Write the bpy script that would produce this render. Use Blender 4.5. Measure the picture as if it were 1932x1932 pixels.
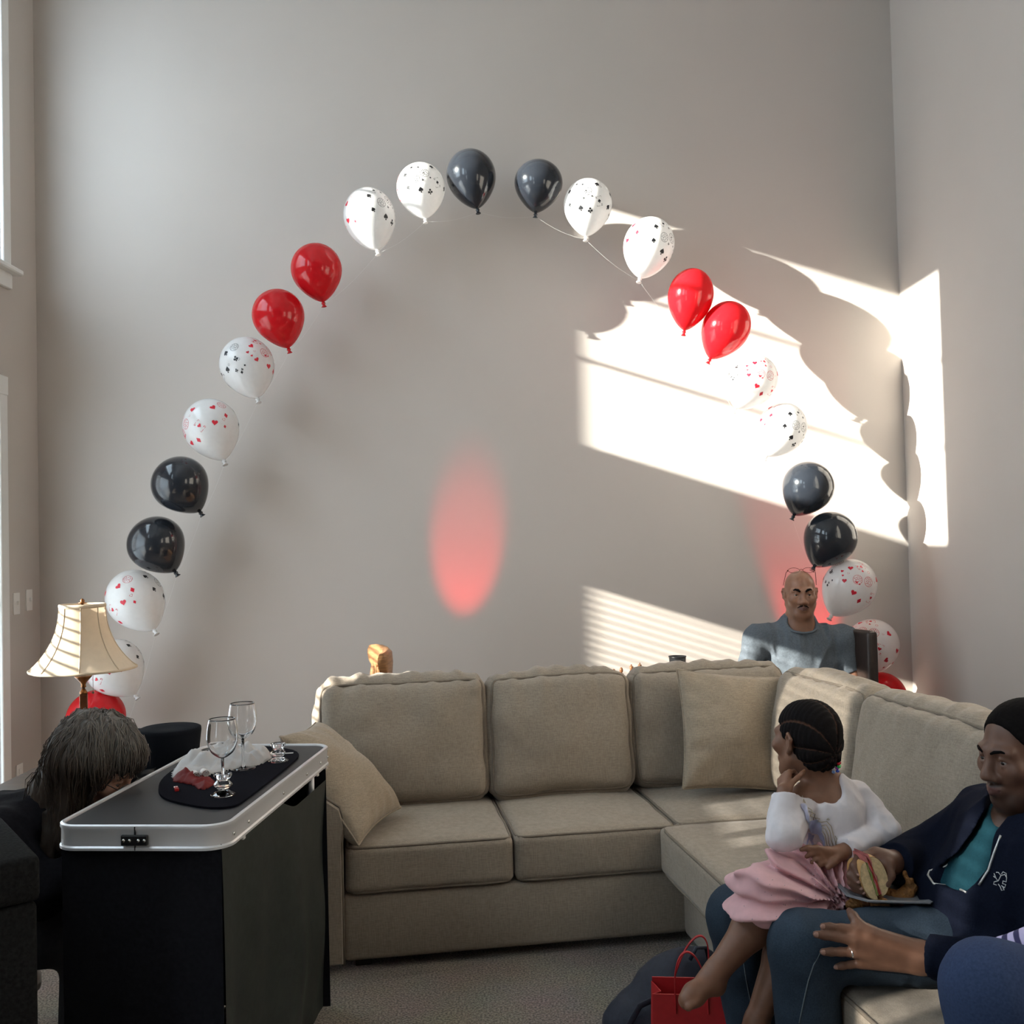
import bpy, bmesh, math, random
import numpy as np
from mathutils import Vector, Matrix, Euler
from mathutils.bvhtree import BVHTree

for _o in list(bpy.data.objects):
    bpy.data.objects.remove(_o)
scene = bpy.context.scene
COL = scene.collection
random.seed(7)
RNG = np.random.default_rng(11)
R = math.radians

# ------------------------------------------------------------------ camera
F_PX, HALF = 1935.0, 966.0
EYE = Vector((0.0, 0.0, 1.55))
CAM_ROT = (Matrix.Rotation(R(90 + 1.5), 3, 'X') @ Matrix.Rotation(R(-1.37), 3, 'Z'))
cam_data = bpy.data.cameras.new('camera')
cam_data.sensor_width = 36.0
cam_data.lens = 36.0 * F_PX / 1932.0
cam_data.clip_start = 0.05
camera = bpy.data.objects.new('camera', cam_data)
camera.matrix_world = Matrix.Translation(EYE) @ CAM_ROT.to_4x4()
COL.objects.link(camera)
scene.camera = camera

# ------------------------------------------------------------------ colour management
scene.view_settings.view_transform = 'Standard'
scene.view_settings.look = 'None'
scene.view_settings.gamma = 1.0
scene.view_settings.use_curve_mapping = False
scene.view_settings.exposure = -0.6
try:
    scene.cycles.max_bounces = 10
    scene.cycles.diffuse_bounces = 6
    scene.cycles.transparent_max_bounces = 12
    scene.cycles.sample_clamp_indirect = 6.0
    scene.cycles.use_denoising = True
except Exception:
    pass

# ------------------------------------------------------------------ world: pale daylight sky
world = bpy.data.worlds.new('sky')
scene.world = world
world.use_nodes = True
_wn = world.node_tree.nodes
_bg = _wn['Background']
_bg.inputs['Color'].default_value = (0.72, 0.85, 1.0, 1)
_bg.inputs['Strength'].default_value = 14.0

# ------------------------------------------------------------------ sun (low, from the left, slanting in through the windows)
SUN_DIR = Vector((1.0, 0.38, -0.33)).normalized()
_sd = bpy.data.lights.new('sun', 'SUN')
_sd.energy = 55.0
_sd.color = (1.0, 0.95, 0.88)
_sd.angle = R(0.53)
sun = bpy.data.objects.new('sun', _sd)
sun.rotation_euler = SUN_DIR.to_track_quat('-Z', 'Y').to_euler()
sun.location = (-8, 3, 6)
COL.objects.link(sun)

# room dimensions (metres): x across, y away from the viewer, z up
XL, XR, YB, YR, ZC = -2.77, 2.31, 6.0, -6.5, 5.45
# openings in the left wall: (y0, y1, z0, z1, has_blind); unseen pair behind the viewer added as fill light
LEFT_WINDOWS = [(3.44, 5.58, 3.13, 4.68, False), (0.95, 2.40, 3.10, 4.95, False), (-1.3, -0.2, 3.10, 4.95, False),
                (3.44, 5.52, 0.15, 2.40, True), (2.15, 2.82, 1.60, 2.40, 2), (0.86, 1.07, 0.55, 2.23, 2), (-1.6, -0.3, 0.55, 2.40, True)]
REAR_WINDOWS = []
# daylight portals: they only tell the renderer where the sky shines in
def _portal(name, loc, rot, sx, sy):
    d = bpy.data.lights.new(name, 'AREA')
    d.shape = 'RECTANGLE'; d.size = sx; d.size_y = sy
    d.cycles.is_portal = True
    o = bpy.data.objects.new(name, d)
    o.location = loc; o.rotation_euler = rot
    COL.objects.link(o)
for _y0, _y1, _z0, _z1, _b in LEFT_WINDOWS:
    _portal('sky_portal', (XL - 0.17, (_y0 + _y1) / 2, (_z0 + _z1) / 2), (0, R(-90), 0), _z1 - _z0, _y1 - _y0)
for _x0, _x1, _z0, _z1 in REAR_WINDOWS:
    _portal('sky_portal', ((_x0 + _x1) / 2, YR - 0.17, (_z0 + _z1) / 2), (R(90), 0, 0), _x1 - _x0, _z1 - _z0)

# ------------------------------------------------------------------ helpers
def ray(px, py):
    return CAM_ROT @ Vector(((px - HALF) / F_PX, -(py - HALF) / F_PX, -1.0))
def at(px, py, y):
    d = ray(px, py)
    return EYE + d * (y / d.y)
def atz(px, py, z):
    d = ray(px, py)
    return EYE + d * ((z - EYE.z) / d.z)

def srgb(r, g, b):
    def f(c):
        c /= 255.0
        return c / 12.92 if c <= 0.04045 else ((c + 0.055) / 1.055) ** 2.4
    return (f(r), f(g), f(b), 1.0)

def material(name, color, rough=0.6, metal=0.0, spec=0.5, noise=0.0, nscale=30.0, bump=0.0, bscale=200.0, coat=0.0,
             sheen=0.0, sub=0.0, vcol=None, trans=0.0, ior=1.45, emit=None, estr=0.0, translucent=0.0, stretch=None, alpha=1.0,
             bdist=0.002):
    m = bpy.data.materials.new(name)
    m.use_nodes = True
    nt = m.node_tree; N = nt.nodes; L = nt.links
    p = N['Principled BSDF']
    col = tuple(color) if len(color) == 4 else tuple(color) + (1.0,)
    p.inputs['Base Color'].default_value = col
    p.inputs['Roughness'].default_value = rough
    p.inputs['Metallic'].default_value = metal
    p.inputs['Specular IOR Level'].default_value = spec
    p.inputs['IOR'].default_value = ior
    if coat: p.inputs['Coat Weight'].default_value = coat; p.inputs['Coat Roughness'].default_value = 0.05
    if sheen: p.inputs['Sheen Weight'].default_value = sheen; p.inputs['Sheen Roughness'].default_value = 0.5
    if sub:
        p.inputs['Subsurface Weight'].default_value = sub
        p.inputs['Subsurface Radius'].default_value = (0.01, 0.005, 0.003)
        p.inputs['Subsurface Scale'].default_value = 0.6
    if trans: p.inputs['Transmission Weight'].default_value = trans
    if alpha < 1: p.inputs['Alpha'].default_value = alpha
    if emit:
        p.inputs['Emission Color'].default_value = tuple(emit) if len(emit) == 4 else tuple(emit) + (1.0,)
        p.inputs['Emission Strength'].default_value = estr
    src = None
    if vcol:
        a = N.new('ShaderNodeVertexColor'); a.layer_name = vcol
        src = a.outputs['Color']
    tc = N.new('ShaderNodeTexCoord')
    vec = tc.outputs['Object']
    if stretch:
        mp = N.new('ShaderNodeMapping'); mp.inputs['Scale'].default_value = stretch
        L.new(vec, mp.inputs['Vector']); vec = mp.outputs['Vector']
    if noise:
        nz = N.new('ShaderNodeTexNoise'); nz.inputs['Scale'].default_value = nscale; nz.inputs['Detail'].default_value = 4
        L.new(vec, nz.inputs['Vector'])
        mr = N.new('ShaderNodeMapRange')
        mr.inputs['From Min'].default_value = 0.3; mr.inputs['From Max'].default_value = 0.7
        mr.inputs['To Min'].default_value = 1 - noise; mr.inputs['To Max'].default_value = 1 + noise
        L.new(nz.outputs['Fac'], mr.inputs['Value'])
        mx = N.new('ShaderNodeMix'); mx.data_type = 'RGBA'; mx.blend_type = 'MULTIPLY'; mx.inputs[0].default_value = 1.0
        if src: L.new(src, mx.inputs[6])
        else: mx.inputs[6].default_value = col
        L.new(mr.outputs['Result'], mx.inputs[7])
        src = mx.outputs[2]
    if src: L.new(src, p.inputs['Base Color'])
    if bump:
        bn = N.new('ShaderNodeTexNoise'); bn.inputs['Scale'].default_value = bscale; bn.inputs['Detail'].default_value = 3
        L.new(vec, bn.inputs['Vector'])
        bp = N.new('ShaderNodeBump'); bp.inputs['Strength'].default_value = bump; bp.inputs['Distance'].default_value = bdist
        L.new(bn.outputs['Fac'], bp.inputs['Height']); L.new(bp.outputs['Normal'], p.inputs['Normal'])
    if translucent:
        out = N['Material Output']
        t = N.new('ShaderNodeBsdfTranslucent'); t.inputs['Color'].default_value = col
        if src: L.new(src, t.inputs['Color'])
        ms = N.new('ShaderNodeMixShader'); ms.inputs[0].default_value = translucent
        L.new(p.outputs[0], ms.inputs[1]); L.new(t.outputs[0], ms.inputs[2]); L.new(ms.outputs[0], out.inputs['Surface'])
    return m

def tag(o, label=None, cat=None, group=None, kind=None):
    if label: o['label'] = label
    if cat: o['category'] = cat
    if group: o['group'] = group
    if kind: o['kind'] = kind
    return o

def set_parent(o, parent):
    if parent is not None:
        o.parent = parent
        o.matrix_parent_inverse = ROOT_INV.get(parent.name, Matrix.Identity(4))
ROOT_INV = {}

def thing(name, loc, label, cat, group=None, kind=None):
    """an Empty at the thing's base; children keep world coordinates"""
    o = bpy.data.objects.new(name, None)
    o.empty_display_size = 0.1
    o.location = loc
    COL.objects.link(o)
    ROOT_INV[o.name] = Matrix.Translation(-Vector(loc))
    return tag(o, label, cat, group, kind)

def link_mesh(name, me, mat, parent=None, smooth=True):
    if mat is not None: me.materials.append(mat)
    if smooth:
        me.polygons.foreach_set('use_smooth', [True] * len(me.polygons))
    o = bpy.data.objects.new(name, me)
    COL.objects.link(o)
    set_parent(o, parent)
    return o

def mesh(name, verts, faces, mat, parent=None, smooth=True):
    me = bpy.data.meshes.new(name)
    me.from_pydata([tuple(v) for v in verts], [], [tuple(int(i) for i in f) for f in faces])
    me.update()
    return link_mesh(name, me, mat, parent, smooth)

class MB:
    """collects shapes, builds ONE mesh"""
    def __init__(self, M=None):
        self.v = []; self.f = []; self.M = M or Matrix.Identity(4)
    def add(self, verts, faces):
        b = len(self.v)
        self.v += [self.M @ Vector(v) for v in verts]
        self.f += [tuple(b + int(i) for i in f) for f in faces]
        return self
    def box(self, lo, hi, bevel=0.0, M=None, seg=2):
        bm = bmesh.new()
        bmesh.ops.create_cube(bm, size=1.0)
        c = [(lo[i] + hi[i]) / 2 for i in range(3)]; s = [hi[i] - lo[i] for i in range(3)]
        for v in bm.verts: v.co = Vector((c[0] + v.co.x * s[0], c[1] + v.co.y * s[1], c[2] + v.co.z * s[2]))
        if bevel > 0:
            bmesh.ops.bevel(bm, geom=list(bm.edges), offset=min(bevel, min(s) * 0.49), segments=seg, profile=0.5, affect='EDGES')
        bm.verts.index_update()
        vs = [(M @ v.co) if M else v.co.copy() for v in bm.verts]
        fs = [[v.index for v in f.verts] for f in bm.faces]
        bm.free()
        return self.add(vs, fs)
    def lathe(self, prof, n=24, M=None, cap=True):
        vs = []; fs = []
        for (r, z) in prof:
            for k in range(n):
                a = 2 * math.pi * k / n
                vs.append(Vector((r * math.cos(a), r * math.sin(a), z)))
        for i in range(len(prof) - 1):
            for k in range(n):
                k2 = (k + 1) % n
                fs.append((i * n + k, i * n + k2, (i + 1) * n + k2, (i + 1) * n + k))
        if cap:
            if prof[0][0] > 1e-5: fs.append(tuple(range(n - 1, -1, -1)))
            if prof[-1][0] > 1e-5: fs.append(tuple((len(prof) - 1) * n + k for k in range(n)))
        if M: vs = [M @ v for v in vs]
        return self.add(vs, fs)
    def tube(self, pts, r, n=8, closed=False, cap=True, flat=1.0):
        pts = [Vector(p) for p in pts]
        m = len(pts)
        rr = r if isinstance(r, (list, tuple)) else [r] * m
        vs = []; fs = []
        up = None
        for i, p in enumerate(pts):
            if closed: t = pts[(i + 1) % m] - pts[i - 1]
            else: t = pts[min(i + 1, m - 1)] - pts[max(i - 1, 0)]
            if t.length < 1e-9: t = Vector((0, 0, 1))
            t.normalize()
            if up is None:
                up = Vector((0, 0, 1)) if abs(t.z) < 0.9 else Vector((1, 0, 0))
            a = t.cross(up)
            if a.length < 1e-6: a = t.cross(Vector((0.3, 1, 0.2)))
            a.normalize(); b = a.cross(t).normalized(); up = b
            for k in range(n):
                w = 2 * math.pi * k / n
                vs.append(p + (a * math.cos(w) * flat + b * math.sin(w)) * rr[i])
        for i in range(m if closed else m - 1):
            j = (i + 1) % m
            for k in range(n):
                k2 = (k + 1) % n
                fs.append((i * n + k, i * n + k2, j * n + k2, j * n + k))
        if cap and not closed:
            fs.append(tuple(range(n - 1, -1, -1))); fs.append(tuple((m - 1) * n + k for k in range(n)))
        return self.add(vs, fs)
    def ball(self, c, r, n=12, m=8):
        r = r if isinstance(r, (list, tuple)) else (r, r, r)
        vs = []; fs = []
        for i in range(m + 1):
            th = math.pi * i / m
            for k in range(n):
                a = 2 * math.pi * k / n
                vs.append(Vector(c) + Vector((r[0] * math.sin(th) * math.cos(a), r[1] * math.sin(th) * math.sin(a), r[2] * math.cos(th))))
        for i in range(m):
            for k in range(n):
                k2 = (k + 1) % n
                fs.append((i * n + k, (i + 1) * n + k, (i + 1) * n + k2, i * n + k2))
        return self.add(vs, fs)
    def prism(self, poly, z0, z1, M=None):
        n = len(poly)
        vs = [Vector((x, y, z0)) for x, y in poly] + [Vector((x, y, z1)) for x, y in poly]
        fs = [tuple(range(n - 1, -1, -1)), tuple(range(n, 2 * n))]
        for i in range(n): fs.append((i, (i + 1) % n, n + (i + 1) % n, n + i))
        if M: vs = [M @ v for v in vs]
        return self.add(vs, fs)
    def build(self, name, mat, parent=None, smooth=True, auto=None):
        o = mesh(name, self.v, self.f, mat, parent, smooth)
        if auto is not None:
            flat_by_angle(o, auto)
        return o

def flat_by_angle(o, deg=35):
    """mark sharp edges where faces meet at a steep angle"""
    bm = bmesh.new(); bm.from_mesh(o.data)
    bmesh.ops.remove_doubles(bm, verts=bm.verts, dist=1e-6)
    for e in bm.edges:
        e.smooth = not (len(e.link_faces) == 2 and e.calc_face_angle(0) > R(deg))
    bm.to_mesh(o.data); bm.free()
    return o

def copy_tree(o, parent=None):
    c = o.copy(); COL.objects.link(c)
    if parent is not None: c.parent = parent
    for ch in list(o.children): copy_tree(ch, c)
    return c

def sstep(a, b, x):
    t = np.clip((x - a) / (b - a), 0, 1)
    return t * t * (3 - 2 * t)

# value-noise on arrays, for soft irregularities of cloth
_perm = RNG.random((24, 24, 24)).astype(np.float32)
def vnoise(P, scale):
    q = np.asarray(P, dtype=np.float32) * scale
    i = np.floor(q).astype(int); f = q - i
    f = f * f * (3 - 2 * f)
    out = 0
    for dx in (0, 1):
        for dy in (0, 1):
            for dz in (0, 1):
                w = (f[..., 0] if dx else 1 - f[..., 0]) * (f[..., 1] if dy else 1 - f[..., 1]) * (f[..., 2] if dz else 1 - f[..., 2])
                out = out + w * _perm[(i[..., 0] + dx) % 24, (i[..., 1] + dy) % 24, (i[..., 2] + dz) % 24]
    return out * 2 - 1
# ================================================================== ROOM SHELL
M_wall = material('greige_paint', (0.485, 0.44, 0.402), rough=0.75, noise=0.02, nscale=1.5, bump=0.08, bscale=260)
M_ceil = material('ceiling_paint', (0.78, 0.77, 0.75), rough=0.9, bump=0.05, bscale=120)
M_trim = material('white_trim_paint', (0.80, 0.79, 0.76), rough=0.35, noise=0.02, nscale=8)
M_plastic_white = material('white_plastic', (0.78, 0.76, 0.72), rough=0.3, noise=0.01, nscale=20)

def carpet_material():
    m = bpy.data.materials.new('speckled_carpet'); m.use_nodes = True
    N = m.node_tree.nodes; L = m.node_tree.links; p = N['Principled BSDF']
    tc = N.new('ShaderNodeTexCoord')
    n1 = N.new('ShaderNodeTexNoise'); n1.inputs['Scale'].default_value = 140; n1.inputs['Detail'].default_value = 5
    n2 = N.new('ShaderNodeTexNoise'); n2.inputs['Scale'].default_value = 5; n2.inputs['Detail'].default_value = 3
    cr = N.new('ShaderNodeValToRGB')
    cr.color_ramp.elements[0].position = 0.36; cr.color_ramp.elements[0].color = (0.07, 0.052, 0.04, 1)
    cr.color_ramp.elements[1].position = 0.62; cr.color_ramp.elements[1].color = (0.36, 0.295, 0.24, 1)
    e = cr.color_ramp.elements.new(0.5); e.color = (0.21, 0.168, 0.13, 1)
    mx = N.new('ShaderNodeMix'); mx.data_type = 'RGBA'; mx.blend_type = 'MULTIPLY'; mx.inputs[0].default_value = 0.35
    for n in (n1, n2): L.new(tc.outputs['Object'], n.inputs['Vector'])
    L.new(n1.outputs['Fac'], cr.inputs['Fac']); L.new(cr.outputs['Color'], mx.inputs[6]); L.new(n2.outputs['Color'], mx.inputs[7])
    L.new(mx.outputs[2], p.inputs['Base Color'])
    p.inputs['Roughness'].default_value = 1.0; p.inputs['Sheen Weight'].default_value = 0.2
    b = N.new('ShaderNodeBump'); b.inputs['Strength'].default_value = 0.9; b.inputs['Distance'].default_value = 0.01
    L.new(n1.outputs['Fac'], b.inputs['Height']); L.new(b.outputs['Normal'], p.inputs['Normal'])
    return m
M_carpet = carpet_material()

def pane_material(name, tint):
    m = bpy.data.materials.new(name); m.use_nodes = True
    N = m.node_tree.nodes; L = m.node_tree.links
    N.remove(N['Principled BSDF'])
    t = N.new('ShaderNodeBsdfTransparent'); t.inputs['Color'].default_value = tint
    g = N.new('ShaderNodeBsdfGlossy'); g.inputs['Roughness'].default_value = 0.02
    s = N.new('ShaderNodeMixShader'); s.inputs[0].default_value = 0.06
    L.new(t.outputs[0], s.inputs[1]); L.new(g.outputs[0], s.inputs[2]); L.new(s.outputs[0], N['Material Output'].inputs['Surface'])
    return m
M_pane = pane_material('window_glass', (0.93, 0.95, 0.94, 1))
M_pane_dim = pane_material('sun_dimming_glass', (0.42, 0.42, 0.41, 1))  # darkened pane added to weaken the sun patches on the sofa
M_pane_slight_dim = pane_material('slightly_dimming_glass', (0.82, 0.82, 0.80, 1))  # slight tint added to weaken sun through the other lower windows

def wall_with_openings(name, u0, u1, z0, z1, openings, place, thick=0.16):
    """openings: (u0,u1,z0,z1); place(u, depth, z) -> world point; depth 0 = room side"""
    us = sorted({u0, u1, *[o[0] for o in openings], *[o[1] for o in openings]})
    zs = sorted({z0, z1, *[o[2] for o in openings], *[o[3] for o in openings]})
    vs = []; fs = []
    def quad(*p):
        b = len(vs); vs.extend(p); fs.append((b, b + 1, b + 2, b + 3))
    for i in range(len(us) - 1):
        for j in range(len(zs) - 1):
            cu, cz = (us[i] + us[i + 1]) / 2, (zs[j] + zs[j + 1]) / 2
            if any(o[0] < cu < o[1] and o[2] < cz < o[3] for o in openings): continue
            for d in (0, thick):
                quad(place(us[i], d, zs[j]), place(us[i + 1], d, zs[j]), place(us[i + 1], d, zs[j + 1]), place(us[i], d, zs[j + 1]))
    for o in openings:
        a, b, c, d = o[:4]
        quad(place(a, 0, c), place(a, thick, c), place(a, thick, d), place(a, 0, d))
        quad(place(b, 0, c), place(b, thick, c), place(b, thick, d), place(b, 0, d))
        quad(place(a, 0, c), place(b, 0, c), place(b, thick, c), place(a, thick, c))
        quad(place(a, 0, d), place(b, 0, d), place(b, thick, d), place(a, thick, d))
    o = mesh(name, vs, fs, M_wall, None, smooth=False)
    bm = bmesh.new(); bm.from_mesh(o.data)
    bmesh.ops.remove_doubles(bm, verts=bm.verts, dist=1e-5); bmesh.ops.recalc_face_normals(bm, faces=bm.faces)
    bm.to_mesh(o.data); bm.free()
    return tag(o, kind='structure')

tag(MB().box((XL - 0.2, YB, -0.1), (XR + 0.2, YB + 0.16, ZC)).build('wall_back', M_wall, smooth=False), 'tall greige painted wall behind the balloon arch', kind='structure')
wall_with_openings('wall_left', YR, YB + 0.1, -0.1, ZC, [w[:4] for w in LEFT_WINDOWS], lambda u, d, z: Vector((XL - d, u, z)))['label'] = 'greige side wall with windows and light switches'
tag(MB().box((XR, YR, -0.1), (XR + 0.16, YB + 0.1, ZC)).build('wall_right', M_wall, smooth=False), 'light greige side wall catching the sun patch', kind='structure')
wall_with_openings('wall_rear', XL - 0.2, XR + 0.2, -0.1, ZC, REAR_WINDOWS, lambda u, d, z: Vector((u, YR - d, z)))['label'] = 'greige wall behind the viewer with windows'
tag(MB().box((XL - 0.2, YR - 0.2, ZC), (XR + 0.2, YB + 0.2, ZC + 0.1)).build('ceiling', M_ceil, smooth=False), 'high white ceiling', kind='structure')
tag(MB().box((XL - 0.2, YR - 0.2, -0.1), (XR + 0.2, YB + 0.2, 0.0)).build('floor', M_carpet, smooth=False), 'speckled brown wall to wall carpet', kind='structure')
for nm, lo, hi in (('baseboard_back', (XL, YB - 0.015, 0.0), (XR, YB, 0.11)), ('baseboard_left', (XL, YR, 0.0), (XL + 0.015, 4.0, 0.11)),
                   ('baseboard_right', (XR - 0.015, YR, 0.0), (XR, YB - 0.016, 0.11))):
    tag(MB().box(lo, hi, 0.004).build(nm, M_trim, smooth=False), 'white painted baseboard', kind='structure')

M_slat = material('blind_slat', (0.82, 0.80, 0.76), rough=0.4, noise=0.02, nscale=15)
def window(n, y0, y1, z0, z1, blind, place, ax):
    """ax: unit vectors along the wall; place(u, depth, z)"""
    def bx(b, u0, u1, d0, d1, c0, c1, bev=0.0):
        p = [place(u0, d0, c0), place(u1, d1, c1)]
        b.box([min(p[0][i], p[1][i]) for i in range(3)], [max(p[0][i], p[1][i]) for i in range(3)], bev, seg=1)
    root = thing('window_%d' % n, place((y0 + y1) / 2, 0.08, z0), 'white framed window letting in daylight', None, kind='structure')
    c = MB(); w = 0.085
    bx(c, y0 - w, y0, -0.02, 0.0, z0 - 0.02, z1 + w, 0.004); bx(c, y1, y1 + w, -0.02, 0.0, z0 - 0.02, z1 + w, 0.004)
    bx(c, y0 - w, y1 + w, -0.025, 0.0, z1, z1 + w + 0.02, 0.004)
    c.build('casing', M_trim, root, smooth=False)
    s = MB(); bx(s, y0 - w - 0.04, y1 + w + 0.04, -0.07, 0.10, z0 - 0.045, z0 - 0.015, 0.006); s.build('sill', M_trim, root, smooth=False)
    a = MB(); bx(a, y0 - w, y1 + w, -0.025, 0.0, z0 - 0.13, z0 - 0.045, 0.004); a.build('apron', M_trim, root, smooth=False)
    fr = MB(); t = 0.045
    bx(fr, y0, y0 + t, 0.08, 0.12, z0, z1); bx(fr, y1 - t, y1, 0.08, 0.12, z0, z1)
    bx(fr, y0, y1, 0.08, 0.12, z0, z0 + t); bx(fr, y0, y1, 0.08, 0.12, z1 - t, z1)
    zm = (z0 + z1) / 2
    fr.build('sash_frame', M_trim, root, smooth=False)
    if not blind:
        for zz in (z0 + (z1 - z0) * 0.36, z0 + (z1 - z0) * 0.66):
            b = MB(); bx(b, y0 + t, y1 - t, 0.09, 0.11, zz - 0.011, zz + 0.011); b.build('muntin', M_trim, root, smooth=False)
    else:
        b = MB(); bx(b, y0 + t, y1 - t, 0.085, 0.115, zm - 0.022, zm + 0.022); b.build('meeting_rail', M_trim, root, smooth=False)
    g = MB(); bx(g, y0 + t, y1 - t, 0.099, 0.101, z0 + t, z1 - t); g.build('pane', M_pane_dim if blind == 2 else M_pane_slight_dim if blind else M_pane, root, smooth=False)
    if blind:
        sl = MB(); z = z0 + 0.03
        while z < z1 - 0.06:
            bx(sl, y0 + 0.01, y1 - 0.01, 0.020, 0.050, z, z + 0.0025); z += 0.046
        o = sl.build('blind_slats', M_slat, root, smooth=False); o['kind'] = 'stuff'
        h = MB(); bx(h, y0 + 0.005, y1 - 0.005, 0.005, 0.065, z1 - 0.05, z1 - 0.002, 0.004); h.build('blind_headrail', M_slat, root, smooth=False)
    return root
_n = 0
for (y0, y1, z0, z1, bl) in LEFT_WINDOWS:
    _n += 1; window(_n, y0, y1, z0, z1, bl, lambda u, d, z: Vector((XL - d, u, z)), None)
for (x0, x1, z0, z1) in REAR_WINDOWS:
    _n += 1; window(_n, x0, x1, z0, z1, False, lambda u, d, z: Vector((u, YR - d, z)), None)

# unseen wall added outside to keep the sun off the far window ends
M_sun_blocker = material('pale_sun_blocker', (0.7, 0.7, 0.69), rough=0.8, noise=0.08, nscale=3)
tag(MB().box((XL - 3.6, 4.83 - 0.38 * 3.16, 0.0), (XL - 3.0, 6.9, 6.0)).build('outside_sun_blocker', M_sun_blocker, smooth=False), 'pale unseen wall added outside the windows to block the sun', kind='structure')
# light switches and outlets
def wall_plate(y, z, label, cat, name, switch=True, side=-1):
    x = XL if side < 0 else XR
    s = 1 if side < 0 else -1
    r = thing(name, (x, y, z), label, cat)
    MB().box((min(x, x + s * 0.006), y - 0.036, z - 0.06), (max(x, x + s * 0.006), y + 0.036, z + 0.06), 0.002).build('cover_plate', M_plastic_white, r, smooth=False)
    if switch:
        MB().box((min(x + s * .006, x + s * 0.02), y - 0.005, z - 0.006), (max(x + s * .006, x + s * 0.02), y + 0.005, z + 0.014), 0.002).build('toggle', M_plastic_white, r, smooth=False)
    else:
        for dz in (-0.022, 0.022):
            MB().box((min(x + s * .005, x + s * 0.009), y - 0.014, z + dz - 0.014), (max(x + s * .005, x + s * 0.009), y + 0.014, z + dz + 0.014), 0.003).build('socket', M_plastic_white, r, smooth=False)
    return r
def on_left(px, py):
    d = ray(px, py); q = EYE + d * (XL / d.x); return q.y, q.z
def on_right(px, py):
    d = ray(px, py); q = EYE + d * (XR / d.x); return q.y, q.z
y, z = on_left(30, 1139); wall_plate(y, z, 'white light switch closer to the bright window', 'light switch', 'light_switch')
y, z = on_left(54, 1132); wall_plate(y, z, 'white light switch closer to the room corner', 'light switch', 'light_switch')
y, z = on_left(36, 1462); wall_plate(y, z, 'white outlet low on the wall behind the long-haired person', 'outlet', 'wall_outlet', False)
y, z = on_right(1776, 1338); wall_plate(y, z, 'white outlet just above the sofa back on the right wall', 'outlet', 'wall_outlet', False, 1)
# ================================================================== BALLOONS
def balloon_material(name, col, tl):
    return material(name, col, rough=0.14, spec=0.5, coat=0.25, translucent=tl, noise=0.02, nscale=6)
M_bal = {'red': balloon_material('red_latex', (0.66, 0.014, 0.022), 0.38),
         'black': balloon_material('black_latex', (0.016, 0.019, 0.025), 0.0),
         'white': balloon_material('white_latex', (0.86, 0.85, 0.84), 0.35)}
M_ink_red = material('red_ink', (0.55, 0.01, 0.03), rough=0.4, noise=0.05, nscale=60)
M_ink_black = material('black_ink', (0.012, 0.012, 0.014), rough=0.4, noise=0.05, nscale=60)
M_line = material('clear_fishing_line', (0.7, 0.7, 0.68), rough=0.3, noise=0.02)

BTOP, BBOT = 1.06, 1.36
def bal_prof(t):
    """t in [0,1] crown to neck, unit radius"""
    if t < 0.5:
        a = t * math.pi
        return math.sin(a), BTOP * math.cos(a)
    s = (t - 0.5) * 2
    z = -BBOT * math.sin(s * math.pi / 2)
    u = -z / BBOT
    r = max(0.0, (math.cos(u * math.pi / 2)) ** 0.62 * (1 - 0.10 * u * u))
    return r, z
def balloon_mesh(name, mat):
    b = MB(); prof = []
    for i in range(37):
        r, z = bal_prof(i / 36); prof.append((max(r, 0.0), z))
    prof[0] = (0.0, BTOP)
    k = [p for p in prof if p[0] > 0.075 or p[1] > 0]
    k += [(0.07, -BBOT * 0.99), (0.05, -BBOT * 1.02)]
    b.lathe(k[::-1], 40, cap=False)
    me = bpy.data.meshes.new(name)
    me.from_pydata([tuple(v) for v in b.v], [], b.f); me.materials.append(mat)
    bm = bmesh.new(); bm.from_mesh(me); bmesh.ops.remove_doubles(bm, verts=bm.verts, dist=1e-4); bmesh.ops.recalc_face_normals(bm, faces=bm.faces); bm.to_mesh(me); bm.free()
    me.polygons.foreach_set('use_smooth', [True] * len(me.polygons))
    return me
def knot_mesh(mat):
    b = MB()
    b.lathe([(0.04, -1.36), (0.075, -1.40), (0.085, -1.43), (0.055, -1.47), (0.07, -1.52), (0.11, -1.56), (0.10, -1.575), (0.02, -1.54)], 14)
    me = bpy.data.meshes.new('knot'); me.from_pydata([tuple(v) for v in b.v], [], b.f); me.materials.append(mat)
    me.polygons.foreach_set('use_smooth', [True] * len(me.polygons))
    return me
BAL_ME = {k: balloon_mesh('balloon', m) for k, m in M_bal.items()}
KNOT_ME = {k: knot_mesh(m) for k, m in M_bal.items()}

# printed card motifs: outlines in a unit square, mapped onto the latex
def heart(n=18):
    return [(0.06 * 16 * math.sin(t) ** 3, 0.06 * (13 * math.cos(t) - 5 * math.cos(2 * t) - 2 * math.cos(3 * t) - math.cos(4 * t)) + 0.1) for t in [2 * math.pi * i / n for i in range(n)]]
def diamond(): return [(0, 1), (0.75, 0), (0, -1), (-0.75, 0)]
def circ(cx, cy, r, n=12): return [(cx + r * math.cos(2 * math.pi * i / n), cy + r * math.sin(2 * math.pi * i / n)) for i in range(n)]
def spade():
    return [[(x * 0.9, -y * 0.95 + 0.20) for x, y in heart()], [(0, 0.0), (0.30, -1.05), (-0.30, -1.05)]]
def club(): return [circ(0, 0.58, 0.40), circ(-0.50, -0.18, 0.40), circ(0.50, -0.18, 0.40), [(0, 0.25), (0.24, -1), (-0.24, -1)]]
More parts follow.
